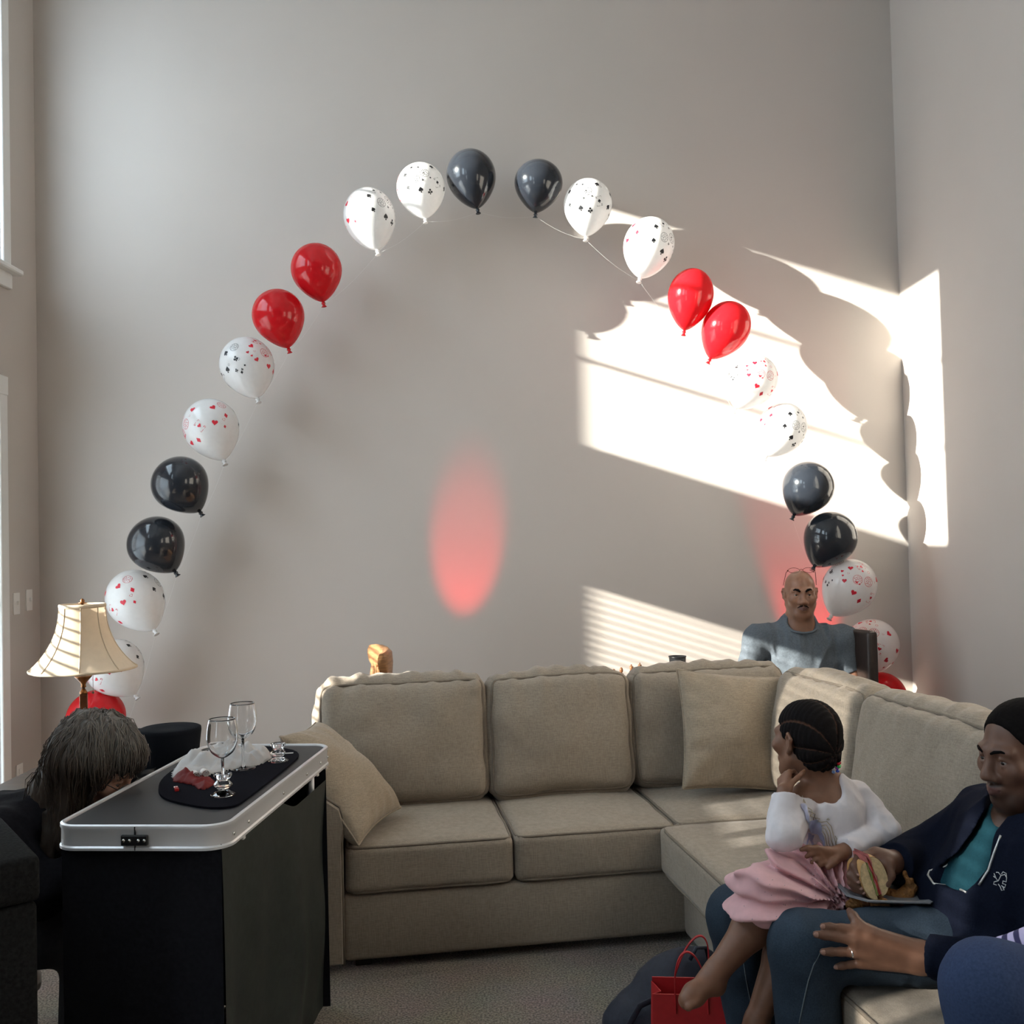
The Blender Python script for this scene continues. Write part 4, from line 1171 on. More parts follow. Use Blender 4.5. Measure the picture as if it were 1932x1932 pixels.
uplight((t1.x - 0.12, 5.25, 0.0), t1 + Vector((0, 0, 0.0)), 260, R(9.5), 0.75, 'red party uplight hidden behind the sofa under the red spot')
t2 = at(1515, 1040, 6.0)
uplight((t2.x + 0.10, 5.72, 0.0), t2, 260, R(14), 0.7, 'red party uplight hidden behind the bald man')
# ================================================================== FIGURES: smooth implicit bodies meshed with surface nets
class Body:
    def __init__(self, disp=None):
        self.ops = []; self.disp = disp
    def cap(self, a, b, ra, rb=None, k=0.02):
        rb = ra if rb is None else rb
        a = np.array(a, float); b = np.array(b, float); m = max(ra, rb)
        self.ops.append(('cap', np.minimum(a, b) - m, np.maximum(a, b) + m, k, (a, b, ra, rb))); return self
    def chain(self, pts, rs, k=0.01):
        for i in range(len(pts) - 1): self.cap(pts[i], pts[i + 1], rs[i], rs[i + 1], k)
        return self
    def ell(self, c, r, rot=None, k=0.02):
        c = np.array(c, float); r = np.array(r, float); m = r.max()
        self.ops.append(('ell', c - m, c + m, k, (c, r, np.array(rot) if rot is not None else np.eye(3)))); return self
    def sub(self, c, r, rot=None, k=0.01):
        c = np.array(c, float); r = np.array(r, float); m = r.max()
        self.ops.append(('sub', c - m, c + m, k, (c, r, np.array(rot) if rot is not None else np.eye(3)))); return self
    def subcap(self, a, b, ra, rb, k=0.005):
        a = np.array(a, float); b = np.array(b, float); m = max(ra, rb)
        self.ops.append(('subcap', np.minimum(a, b) - m, np.maximum(a, b) + m, k, (a, b, ra, rb))); return self
    def cut(self, p, n, lo=None, hi=None):
        self.ops.append(('cut', lo, hi, 0, (np.array(p, float), np.array(n, float) / np.linalg.norm(n)))); return self
    def prism_cut(self, M, poly, d0, d1):
        """remove a polygonal prism: M local frame (x,y polygon plane, z depth)"""
        Mi = np.array(M.inverted())
        pts = [np.array(M @ Vector((x, y, d))) for x, y in poly for d in (d0, d1)]
        self.ops.append(('prism', np.min(pts, 0), np.max(pts, 0), 0.0, (Mi, np.array(poly), d0, d1))); return self
    def group(self, body, k=0.01):
        lo, hi = body.bounds()
        self.ops.append(('group', lo, hi, k, body)); return self
    def bounds(self):
        lo = np.full(3, 1e9); hi = np.full(3, -1e9)
        for t, a, b, k, _ in self.ops:
            if t in ('cap', 'ell', 'group'): lo = np.minimum(lo, a); hi = np.maximum(hi, b)
        return lo, hi
    def field(self, org, shape, res):
        F = np.full(shape, 0.5, np.float32)
        ax = [org[i] + res * np.arange(shape[i]) for i in range(3)]
        for t, lo, hi, k, prm in self.ops:
            if t == 'cut' and lo is None: sl = [slice(0, shape[i]) for i in range(3)]
            else:
                m = k * 1.2 + 4 * res + 0.01
                i0 = np.clip(np.floor((np.array(lo) - m - org) / res).astype(int), 0, shape); i1 = np.clip(np.ceil((np.array(hi) + m - org) / res).astype(int) + 1, 0, shape)
                if np.any(i1 <= i0): continue
                sl = [slice(i0[i], i1[i]) for i in range(3)]
            G = F[sl[0], sl[1], sl[2]]
            if t == 'group':
                D = prm.field(np.array([ax[i][sl[i]][0] for i in range(3)]), G.shape, res)
            else:
                X = ax[0][sl[0]][:, None, None]; Y = ax[1][sl[1]][None, :, None]; Z = ax[2][sl[2]][None, None, :]
                if t in ('cap', 'subcap'):
                    a, b, ra, rb = prm; d = b - a; L = max(1e-12, d @ d)
                    h = np.clip(((X - a[0]) * d[0] + (Y - a[1]) * d[1] + (Z - a[2]) * d[2]) / L, 0, 1)
                    D = np.sqrt((X - a[0] - h * d[0]) ** 2 + (Y - a[1] - h * d[1]) ** 2 + (Z - a[2] - h * d[2]) ** 2) - (ra + (rb - ra) * h)
                elif t in ('ell', 'sub'):
                    c, r, Rm = prm; x, y, z = X - c[0], Y - c[1], Z - c[2]
                    u = Rm[0, 0] * x + Rm[1, 0] * y + Rm[2, 0] * z; v = Rm[0, 1] * x + Rm[1, 1] * y + Rm[2, 1] * z; w = Rm[0, 2] * x + Rm[1, 2] * y + Rm[2, 2] * z
                    k0 = np.sqrt((u / r[0]) ** 2 + (v / r[1]) ** 2 + (w / r[2]) ** 2); k1 = np.sqrt((u / r[0] ** 2) ** 2 + (v / r[1] ** 2) ** 2 + (w / r[2] ** 2) ** 2)
                    D = k0 * (k0 - 1) / np.maximum(k1, 1e-9)
                elif t == 'cut':
                    p, n = prm; D = (X - p[0]) * n[0] + (Y - p[1]) * n[1] + (Z - p[2]) * n[2]
                elif t == 'prism':
                    Mi, poly, d0, d1 = prm
                    u = Mi[0, 0] * X + Mi[0, 1] * Y + Mi[0, 2] * Z + Mi[0, 3]; v = Mi[1, 0] * X + Mi[1, 1] * Y + Mi[1, 2] * Z + Mi[1, 3]; w = Mi[2, 0] * X + Mi[2, 1] * Y + Mi[2, 2] * Z + Mi[2, 3]
                    dm = np.full(u.shape, 9.0); ins = np.zeros(u.shape, bool)
                    for i in range(len(poly)):
                        (ax_, ay_), (bx_, by_) = poly[i - 1], poly[i]; ex, ey = bx_ - ax_, by_ - ay_
                        tt = np.clip(((u - ax_) * ex + (v - ay_) * ey) / (ex * ex + ey * ey), 0, 1)
                        dm = np.minimum(dm, np.hypot(u - ax_ - tt * ex, v - ay_ - tt * ey))
                        if abs(ey) > 1e-9: ins ^= ((ay_ > v) != (by_ > v)) & (u < ex * (v - ay_) / ey + ax_)
                    D = np.where(ins, -dm, dm); D = np.maximum(D, np.maximum(d0 - w, w - d1))
            D = D.astype(np.float32)
            if t in ('cap', 'ell', 'group'):
                if k > 0:
                    h = np.maximum(k - np.abs(G - D), 0) / k; G[...] = np.minimum(G, D) - h * h * k * 0.25
                else: G[...] = np.minimum(G, D)
            elif t in ('sub', 'subcap', 'prism'):
                if k > 0:
                    h = np.maximum(k - np.abs(G + D), 0) / k; G[...] = np.maximum(G, -D) + h * h * k * 0.25
                else: G[...] = np.maximum(G, -D)
            elif t == 'cut':
                G[...] = np.maximum(G, D)
        if self.disp is not None:
            idx = np.argwhere(np.abs(F) < 0.035)
            P = idx * res + np.array(org)
            F[idx[:, 0], idx[:, 1], idx[:, 2]] += self.disp(P).astype(np.float32)
        return F
    def build(self, name, mat, parent=None, res=0.004, color=None):
        lo, hi = self.bounds(); lo = lo - 0.03; hi = hi + 0.03
        shape = tuple(np.ceil((hi - lo) / res).astype(int) + 1)
        F = self.field(lo, shape, res)
        V, Q = surface_nets(F, lo, res)
        me = bpy.data.meshes.new(name)
        me.vertices.add(len(V)); me.vertices.foreach_set('co', V.astype(np.float32).ravel())
        me.loops.add(len(Q) * 4); me.loops.foreach_set('vertex_index', Q.astype(np.int32).ravel())
        me.polygons.add(len(Q)); me.polygons.foreach_set('loop_start', np.arange(0, len(Q) * 4, 4, dtype=np.int32))
        me.polygons.foreach_set('loop_total', np.full(len(Q), 4, np.int32))
        me.update(calc_edges=True); me.validate()
        if color is not None:
            ca = me.color_attributes.new('Col', 'FLOAT_COLOR', 'POINT')
            C = np.ones((len(V), 4), np.float32); C[:, :3] = color(V); ca.data.foreach_set('color', C.ravel())
        return link_mesh(name, me, mat, parent)

def surface_nets(F, org, res):
    S = F < 0
    A = S[:-1, :-1, :-1]; tot = np.zeros(A.shape, np.int8)
    offs = [(i, j, k) for i in (0, 1) for j in (0, 1) for k in (0, 1)]
    n = [s - 1 for s in F.shape]
    for (i, j, k) in offs: tot += S[i:n[0] + i, j:n[1] + j, k:n[2] + k]
    act = np.argwhere((tot > 0) & (tot < 8))
    vid = -np.ones(A.shape, np.int32); vid[act[:, 0], act[:, 1], act[:, 2]] = np.arange(len(act))
    vals = {o: F[act[:, 0] + o[0], act[:, 1] + o[1], act[:, 2] + o[2]] for o in offs}
    acc = np.zeros((len(act), 3)); cnt = np.zeros(len(act))
    for o in offs:
        for a in range(3):
            if o[a] == 0:
                p = list(o); p[a] = 1; p = tuple(p)
                fa, fb = vals[o], vals[p]; cr = (fa < 0) != (fb < 0)
                t = np.where(cr, fa / np.where(cr, fa - fb, 1), 0)
                pt = np.array(o, float)[None, :].repeat(len(act), 0); pt[:, a] = t
                acc[cr] += pt[cr]; cnt[cr] += 1
    V = (act + acc / np.maximum(cnt, 1)[:, None]) * res + np.array(org)
    Qs = []
    for a in range(3):
        b, c = (a + 1) % 3, (a + 2) % 3
        s0 = [slice(None)] * 3; s1 = [slice(None)] * 3; s0[a] = slice(0, -1); s1[a] = slice(1, None)
        d = S[tuple(s0)].astype(np.int8) - S[tuple(s1)].astype(np.int8)
        e = np.argwhere(d != 0); sg = d[e[:, 0], e[:, 1], e[:, 2]]
        ok = (e[:, b] > 0) & (e[:, c] > 0) & (e[:, b] < F.shape[b] - 1) & (e[:, c] < F.shape[c] - 1)
        e = e[ok]; sg = sg[ok]
        def cell(db, dc):
            q = e.copy(); q[:, b] += db; q[:, c] += dc; return vid[q[:, 0], q[:, 1], q[:, 2]]
        q = np.stack([cell(-1, -1), cell(0, -1), cell(0, 0), cell(-1, 0)], 1)
        q[sg < 0] = q[sg < 0][:, ::-1]
        Qs.append(q)
    return V, np.vstack(Qs)

class Fr:
    """local frame: x to the person's left, -y forward, z up; s = scale"""
    def __init__(self, loc, fwd, s=1.0, up=(0, 0, 1), roll=0.0):
        y = -Vector(fwd).normalized(); x = y.cross(Vector(up)).normalized(); z = x.cross(y).normalized()
        m = Matrix((x, y, z)).transposed()
        m = m @ Matrix.Rotation(roll, 3, 'Y')
        self.r = np.array(m); self.o = np.array(loc, float); self.s = s
        self.M = m.to_4x4(); self.M.translation = Vector(loc)
    def p(self, q): return self.o + self.r @ (np.array(q, float) * self.s)
    def v(self, q): return Vector(self.p(q))
    def inv(self, P): return (P - self.o) @ self.r / self.s
    def cap(self, B, a, b, ra, rb=None, k=0.015): B.cap(self.p(a), self.p(b), ra * self.s, (ra if rb is None else rb) * self.s, k * self.s)
    def ell(self, B, c, r, k=0.015, rot=None):
        B.ell(self.p(c), np.array(r) * self.s, self.r if rot is None else self.r @ np.array(rot), k * self.s)
    def sub(self, B, c, r, k=0.01, rot=None):
        B.sub(self.p(c), np.array(r) * self.s, self.r if rot is None else self.r @ np.array(rot), k * self.s)

def add_head(B, f, nose=1.0, jaw=1.0, frown=0.0, cheek=1.0):
    f.ell(B, (0, 0.016, 0.036), (0.075, 0.095, 0.083), 0.0)
    f.ell(B, (0, -0.022, -0.03), (0.060 * jaw, 0.066, 0.078), 0.03)
    f.cap(B, (0, -0.058, -0.098), (0, -0.045, -0.095), 0.024 * jaw, 0.03 * jaw, 0.03)
    for s in (-1, 1):
        f.cap(B, (s * 0.053 * jaw, 0.005, -0.05), (s * 0.024 * jaw, -0.05, -0.096), 0.020, 0.019, 0.03)
        f.ell(B, (s * 0.043, -0.060, -0.020), (0.024 * cheek, 0.02, 0.02), 0.03)
        f.cap(B, (s * 0.014, -0.083, 0.024), (s * 0.046, -0.070, 0.022), 0.011, 0.009, 0.018)
        f.sub(B, (s * 0.032, -0.093, 0.003), (0.0165, 0.012, 0.0105), 0.014)
        # eyelids
        f.cap(B, (s * 0.019, -0.0785, 0.006), (s * 0.032, -0.0835, 0.0095), 0.0042, 0.0045, 0.004)
        f.cap(B, (s * 0.032, -0.0835, 0.0095), (s * 0.046, -0.0725, 0.004), 0.0045, 0.004, 0.004)
        f.cap(B, (s * 0.020, -0.0785, -0.003), (s * 0.033, -0.082, -0.0075), 0.0035, 0.004, 0.005)
        f.cap(B, (s * 0.033, -0.082, -0.0075), (s * 0.045, -0.072, -0.003), 0.004, 0.0035, 0.005)
        # ear: rim and lobe
        for (a, b_, ra) in (((0.074, -0.002, 0.012), (0.083, 0.012, 0.026), 0.0055), ((0.083, 0.012, 0.026), (0.086, 0.026, 0.012), 0.0055), ((0.086, 0.026, 0.012), (0.080, 0.018, -0.018), 0.0055), ((0.080, 0.018, -0.018), (0.073, 0.004, -0.030), 0.007)):
            f.cap(B, (s * a[0], a[1], a[2]), (s * b_[0], b_[1], b_[2]), ra, ra, 0.006)
        f.ell(B, (s * 0.075, 0.010, -0.002), (0.006, 0.014, 0.022), 0.006)
        f.ell(B, (s * 0.0135 * nose, -0.091, -0.037), (0.0095 * nose, 0.011, 0.009), 0.008)
        f.sub(B, (s * 0.008 * nose, -0.1035, -0.0455), (0.0045, 0.006, 0.005), 0.004)
    f.cap(B, (0, -0.083, 0.012), (0, -0.098, -0.022), 0.0085, 0.0105 * nose, 0.014)
    f.ell(B, (0, -0.1025, -0.033), (0.0125 * nose, 0.0125, 0.0105), 0.009)
    # lips
    f.ell(B, (0, -0.078, -0.066), (0.027, 0.016, 0.018), 0.012)
    for s in (-1, 1):
        f.cap(B, (0, -0.0935, -0.0595), (s * 0.022, -0.083, -0.064), 0.0058, 0.0035, 0.006)
        f.cap(B, (0, -0.092, -0.0715), (s * 0.020, -0.083, -0.066), 0.0068, 0.0035, 0.006)
    B.subcap(f.p((-0.024, -0.0875, -0.0655)), f.p((0.024, -0.0875, -0.0655)), 0.0016 * f.s, 0.0016 * f.s, 0.003 * f.s)
    B.subcap(f.p((0, -0.1005, -0.0655)), f.p((0, -0.097, -0.0655)), 0.0022 * f.s, 0.0022 * f.s, 0.003 * f.s)

M_eyewhite = material('eye_white', (0.26, 0.23, 0.21), rough=0.15, noise=0.03, nscale=60)
M_iris = material('dark_iris', (0.012, 0.006, 0.004), rough=0.08, noise=0.05, nscale=60)
def add_eyes(f, parent, look=(0, -1, 0)):
    for s in (-1, 1):
        c = np.array((s * 0.0325, -0.0725, 0.0015))
        e = MB().ball(f.p(c), 0.0112 * f.s, 16, 12).build('eye', M_eyewhite, parent)
        lk = np.array(look, float); lk /= np.linalg.norm(lk)
        MB().ball(f.p(c + lk * 0.0062), 0.0064 * f.s, 12, 8).build('iris', M_iris, e)
def brow(f, parent, mat, th=0.0034, lift=0.0, tilt=0.0):
    for s in (-1, 1):
        pts = [(s * 0.013, -0.0945, 0.021 + lift - tilt), (s * 0.024, -0.0935, 0.0265 + lift), (s * 0.037, -0.086, 0.0285 + lift + tilt * 0.3), (s * 0.050, -0.0735, 0.022 + lift)]
        MB().tube([f.v(p) for p in pts], [th * 0.9 * f.s, th * 1.25 * f.s, th * f.s, th * 0.35 * f.s], 8, flat=0.8).build('eyebrow', mat, parent)

def skin_color(f, base, lip, dark=None):
    base = np.array(base); lip = np.array(lip)
    def fn(V):
        q = f.inv(V)
        C = np.repeat(base[None, :], len(V), 0)
        C = C * (1 + 0.10 * vnoise(V, 55.0) + 0.06 * vnoise(V, 140.0))[:, None]
        near = (np.abs(q[:, 0]) < 0.2) & (np.abs(q[:, 1]) < 0.2) & (np.abs(q[:, 2]) < 0.2)
        d = ((q[:, 0] / 0.025) ** 2 + ((q[:, 2] + 0.0655) / 0.0115) ** 2)
        w = (1 - sstep(0.6, 1.15, d)) * near * (q[:, 1] < -0.06)
        C = C * (1 - w)[:, None] + lip[None, :] * w[:, None]
        if dark is not None: C = dark(q, C, near)
        return np.clip(C, 0, 1)
    return fn

def hand_local(B, f, curl=(0.5, 0.5, 0.5, 0.5), thumb=(0.5, 0.5), spread=0.12, flip=1, k=0.006, th_dir=(0.62, 0.70, -0.30)):
    """f: frame with local x = towards the fingers, y = thumb side (times flip), z = back of the hand. f.p used directly"""
    ky = (0.030, 0.010, -0.011, -0.030); ln = (0.070, 0.078, 0.072, 0.056); rr = (0.0088, 0.009, 0.0085, 0.0075)
    kx = (0.088, 0.091, 0.086, 0.078)
    tips = []
    for i in range(4):
        kn = np.array((kx[i], ky[i] * flip, 0.0))
        B.cap(f.p((0.0, ky[i] * 0.55 * flip, -0.002)), f.p(kn), 0.0165 * f.s, 0.0115 * f.s, 0.012 * f.s)
        a = 0.0; p = kn; sp = spread * (1.5 - i) * 0.66 * flip
        for j, fr_ in enumerate((0.46, 0.30, 0.24)):
            a += curl[i] * (0.75, 1.0, 0.7)[j]
            d = np.array((math.cos(a) * math.cos(sp), math.cos(a) * math.sin(sp), -math.sin(a)))
            q = p + d * ln[i] * fr_
            B.cap(f.p(p), f.p(q), rr[i] * (1.08, 0.98, 0.9)[j] * f.s, rr[i] * (0.98, 0.9, 0.78)[j] * f.s, 0.004 * f.s); p = q
        tips.append(p)
    p = np.array((0.022, 0.026 * flip, -0.006)); d = np.array((th_dir[0], th_dir[1] * flip, th_dir[2])); d /= np.linalg.norm(d)
    B.cap(f.p((0.0, 0.012 * flip, -0.004)), f.p(p), 0.016 * f.s, 0.014 * f.s, 0.012 * f.s)
    for j, l in enumerate((0.042, 0.032, 0.026)):
        q = p + d * l
        B.cap(f.p(p), f.p(q), (0.0135, 0.0105, 0.0095)[j] * f.s, (0.0105, 0.0095, 0.008)[j] * f.s, 0.007 * f.s)
        p = q; d = d + np.array((0.45, -0.55 * flip, -0.25)) * thumb[min(j, 1)]; d /= np.linalg.norm(d)
    return tips
class HF(Fr):
    """hand frame from wrist, finger direction and back-of-hand direction"""
    def __init__(self, loc, xdir, zdir, s=1.0):
        x = Vector(xdir).normalized(); y = Vector(zdir).cross(x).normalized(); z = x.cross(y)
        m = Matrix((x, y, z)).transposed(); self.r = np.array(m); self.o = np.array(loc, float); self.s = s
        self.M = m.to_4x4(); self.M.translation = Vector(loc)

def folds(amp, freq, seed, stretch=(1, 1, 1)):
    off = np.random.default_rng(seed).random(3) * 20; st = np.array(stretch)
    def fn(P):
        q = P * st
        return amp * (np.abs(vnoise(q + off, freq)) * 1.6 - 0.5) + amp * 0.45 * (np.abs(vnoise(q + off * 2, freq * 2.1)) - 0.3)
    return fn
def project_polyline(bvh, pts2d, y_guess, lift):
    """trace of picture points dropped on to a surface along the line of sight"""
    out = []
    for (px, py) in pts2d:
        d = ray(px, py).normalized()
        h = bvh.ray_cast(EYE, d)
        if h[0] is not None: out.append(h[0] + h[1] * lift)
    return out
def bvh_of(o):
    me = o.data
    return BVHTree.FromPolygons([v.co.copy() for v in me.vertices], [tuple(p.vertices) for p in me.polygons])
# ================================================================== THE BALD MAN AT THE GAME TABLE
M_skin_a = material('warm_brown_skin', (0.3, 0.16, 0.1), rough=0.42, spec=0.45, vcol='Col', sub=0.08, bump=0.05, bscale=400)
M_skin_b = material('deep_brown_skin', (0.16, 0.08, 0.05), rough=0.45, spec=0.4, vcol='Col', sub=0.06, bump=0.05, bscale=400)
M_skin_c = material('fair_skin', (0.45, 0.28, 0.2), rough=0.5, vcol='Col', sub=0.08, bump=0.05, bscale=400)
M_blackhair = material('black_hair', (0.006, 0.005, 0.005), rough=0.85, spec=0.08, noise=0.2, nscale=200, bump=0.6, bscale=900, bdist=0.003)
M_slate = material('slate_blue_jersey', (0.10, 0.118, 0.138), rough=0.9, spec=0.15, noise=0.15, nscale=120, bump=0.08, bscale=500)
M_goldwire = material('brown_metal_wire', (0.12, 0.055, 0.035), rough=0.25, metal=0.7, noise=0.05)
M_silver = material('polished_silver', (0.85, 0.85, 0.86), rough=0.12, metal=1.0, noise=0.02)

f = Fr(at(1510, 1121, 5.38), (-0.13, -1, -0.02), 1.03)
man = thing('person', (1.53, 5.42, 0.0), 'bald man in a slate grey t-shirt seated at the wall behind the sofa', 'person')
B = Body()
add_head(B, f, nose=1.15, jaw=1.08)
nb = at(1507, 1184, 5.41)
B.cap(f.p((0, 0.025, -0.07)), nb, 0.062, 0.070, 0.03)
SRm, SLm = at(1428, 1207, 5.42), at(1592, 1207, 5.42)
chest = at(1509, 1262, 5.42); belly = Vector((1.52, 5.44, 0.70)); pel = Vector((1.53, 5.45, 0.53))
def torso_a(B, e=0.0, k=0.05):
    B.cap(SRm + Vector((0.03, 0, -0.0)), SLm + Vector((-0.03, 0, 0)), 0.068 + e, 0.068 + e, k)
    B.cap(nb, chest, 0.085 + e, 0.12 + e, k)
    B.ell(chest, (0.185 + e, 0.125 + e, 0.17 + e), None, k); B.ell(belly, (0.17 + e, 0.13 + e, 0.18 + e), None, k)
torso_a(B)
B.ell(pel, (0.17, 0.14, 0.11), None, 0.05)
ER, EL = at(1402, 1292, 5.33), at(1612, 1300, 5.36)
WR, WL = Vector((1.00, 5.20, 0.80)), Vector((1.36, 5.16, 0.80))
for (S, E_, W, s) in ((SRm, ER, WR, 1), (SLm, EL, WL, -1)):
    B.chain([S, E_, W], [0.055, 0.042, 0.028], 0.03)
    hf = HF(W, (-1, -0.05, -0.06) if s > 0 else (-0.95, 0.1, -0.05), (0, 0, 1), 1.0)
    hand_local(B, hf, (0.25, 0.3, 0.3, 0.35), flip=(-1 if s < 0 else 1))
for (H, K, A) in ((Vector((1.46, 5.34, 0.52)), Vector((1.13, 5.26, 0.50)), Vector((1.12, 5.26, 0.09))), (Vector((1.50, 5.53, 0.52)), Vector((1.17, 5.50, 0.50)), Vector((1.16, 5.50, 0.09)))):
    B.chain([H, K, A], [0.085, 0.06, 0.04], 0.03); B.cap(A + Vector((0.03, 0, -0.04)), A + Vector((-0.15, 0, -0.055)), 0.036, 0.028, 0.02)
def dark_a(q, C, near):
    st = near * sstep(-0.03, -0.075, q[:, 2]) * sstep(0.0, -0.05, q[:, 1]) * 0.25
    return C * (1 - st)[:, None]
B.build('body', M_skin_a, man, 0.0038, skin_color(f, (0.25, 0.125, 0.078), (0.16, 0.07, 0.055), dark_a))
add_eyes(f, man, (0.06, -1, 0.03)); brow(f, man, M_blackhair, 0.0052, 0.001, 0.003)
for s in (-1, 1):
    MB().tube([f.v((s * 0.004, -0.0985, -0.0505)), f.v((s * 0.016, -0.0955, -0.0535)), f.v((s * 0.028, -0.084, -0.0625))], [0.0026, 0.003, 0.0014], 8).build('moustache', M_blackhair, man)
shirt = Body(disp=None)
torso_a(shirt, 0.014)
shirt.disp = folds(0.014, 13, 4, (1, 0.6, 0.40))
for (S, E_) in ((SRm, ER), (SLm, EL)):
    sl = Body(); e2 = S.lerp(E_, 0.95); sl.cap(S, e2, 0.072, 0.060, 0.02); d = (E_ - S).normalized(); cp = S.lerp(E_, 0.72); sl.cut(cp, d)
    shirt.group(sl, 0.03)
shirt.sub(nb + Vector((0, -0.055, 0.025)), (0.074, 0.09, 0.05), None, 0.012)
shirt.cut((0, 0, 0.50), (0, 0, -1))
tee = shirt.build('t_shirt', M_slate, man, 0.005)
col = [nb + Vector((0.083 * math.cos(a), -0.03 + 0.085 * math.sin(a), 0.012 + 0.030 * math.sin(a) )) for a in [2 * math.pi * i / 40 for i in range(40)]]
MB().tube(col, 0.006, 8, closed=True).build('collar', M_slate, tee)
M_trouser = material('dark_trouser', (0.02, 0.02, 0.024), rough=0.9, noise=0.2, nscale=80)
tr = Body()
for (H, K, A) in ((Vector((1.46, 5.34, 0.52)), Vector((1.13, 5.26, 0.50)), Vector((1.12, 5.26, 0.12))), (Vector((1.50, 5.53, 0.52)), Vector((1.17, 5.50, 0.50)), Vector((1.16, 5.50, 0.12)))):
    tr.chain([H, K, A], [0.10, 0.075, 0.06], 0.03)
tr.ell(pel, (0.185, 0.155, 0.12), None, 0.05)
tr.build('trousers', M_trouser, man, 0.008)
chn = [nb + Vector((0.076 * math.cos(a), -0.012 + 0.07 * math.sin(a), 0.040 + 0.012 * math.sin(a))) for a in [2 * math.pi * i / 36 for i in range(36)]]
MB().tube(chn, 0.0022, 6, closed=True).build('neck_chain', M_silver, man)
for s in (1,):
    MB().ball(f.p((s * 0.079, 0.0, -0.030)), 0.0035, 8, 6).build('ear_stud', M_silver, man)
# spectacles pushed up on the head
gl = thing('eyeglasses', f.v((0, -0.03, 0.125)), 'thin-rimmed eyeglasses pushed up on the bald man\'s head', 'glasses')
M_lensg = material('spectacle_lens', (1, 1, 1), rough=0.0, trans=1.0, ior=1.05, alpha=0.4)
for s in (-1, 1):
    rim = [f.v((s * (0.036 + 0.028 * math.cos(a)), -0.052 + 0.010 * math.sin(a), 0.124 + 0.012 * math.sin(a))) for a in [2 * math.pi * i / 24 for i in range(24)]]
    MB().tube(rim, 0.0012, 6, closed=True).build('rim', M_goldwire, gl)
    mesh('lens', rim, [tuple(range(24))], M_lensg, gl, smooth=False)
    MB().tube([f.v((s * 0.064, -0.052, 0.124)), f.v((s * 0.072, -0.03, 0.112)), f.v((s * 0.082, 0.012, 0.045))], 0.0016, 6).build('temple', M_goldwire, gl)
    MB().ball(f.p((s * 0.066, -0.05, 0.123)), 0.004, 8, 6).build('hinge', M_goldwire, gl)
MB().tube([f.v((-0.008, -0.054, 0.127)), f.v((0, -0.056, 0.130)), f.v((0.008, -0.054, 0.127))], 0.0014, 6).build('bridge', M_goldwire, gl)

# ================================================================== MAN IN THE NAVY HOODIE
M_denim = material('dark_blue_denim', (0.040, 0.060, 0.085), rough=0.9, spec=0.15, vcol='Col', noise=0.2, nscale=300, bump=0.15, bscale=700)
M_navy = material('navy_fleece', (0.0065, 0.0085, 0.0175), rough=0.95, spec=0.06, noise=0.2, nscale=200, bump=0.2, bscale=500)
M_teal = material('teal_jersey', (0.010, 0.046, 0.062), rough=0.9, spec=0.1, noise=0.12, nscale=200, bump=0.08, bscale=600)
M_zip = material('silver_zip', (0.55, 0.55, 0.53), rough=0.35, metal=0.6, noise=0.1, nscale=300)
M_stitch = material('pale_stitching', (0.12, 0.15, 0.17), rough=0.9, noise=0.1)
hm = thing('person', (1.1, 2.6, 0.0), 'man in a navy zip hoodie and jeans eating on the sofa', 'person')
f = Fr(at(1928, 1423, 2.45), (-0.965, -0.26, -0.10), 1.03)
SR, SL = Vector((1.21, 2.67, 0.795)), Vector((1.21, 2.30, 0.785))
NB = Vector((1.235, 2.475, 0.855)); CH_ = Vector((1.19, 2.49, 0.70)); BE = Vector((1.13, 2.53, 0.60)); PE = Vector((1.12, 2.60, 0.54))
HL, HR = Vector((1.06, 2.50, 0.545)), Vector((1.06, 2.73, 0.545))
KL, KR = at(1515, 1786, 2.50), at(1392, 1728, 2.80)
AL, AR = Vector((KL.x + 0.015, 2.49, 0.09)), Vector((KR.x + 0.05, 2.80, 0.09))
ELr, WRr = at(1742, 1622, 2.72), at(1672, 1628, 2.60)     # right elbow, wrist
ELl, WRl = Vector((1.16, 2.24, 0.56)), at(1736, 1806, 2.395)  # left elbow, wrist
def torso_b(B, e=0.0, k=0.05):
    B.cap(SR + Vector((0, -0.05, 0)), SL + Vector((0, 0.05, 0)), 0.068 + e, 0.068 + e, k)
    B.cap(NB, CH_, 0.075 + e, 0.12 + e, k)
    B.ell(CH_, (0.115 + e, 0.185 + e, 0.15 + e), None, k); B.ell(BE, (0.115 + e, 0.17 + e, 0.13 + e), None, k)
B = Body()
add_head(B, f, nose=1.2, jaw=1.0)
B.cap(f.p((0, 0.028, -0.06)), NB, 0.058, 0.066, 0.03)
torso_b(B); B.ell(PE, (0.13, 0.17, 0.10), None, 0.05)
B.chain([SR, ELr, WRr], [0.055, 0.042, 0.029], 0.03); B.chain([SL, ELl, WRl], [0.055, 0.042, 0.029], 0.03)
for (H, K, A) in ((HL, KL, AL), (HR, KR, AR)):
    B.chain([H, K, A], [0.08, 0.058, 0.042], 0.03); B.cap(A + Vector((0.03, 0, -0.04)), A + Vector((-0.15, 0, -0.055)), 0.036, 0.028, 0.02)
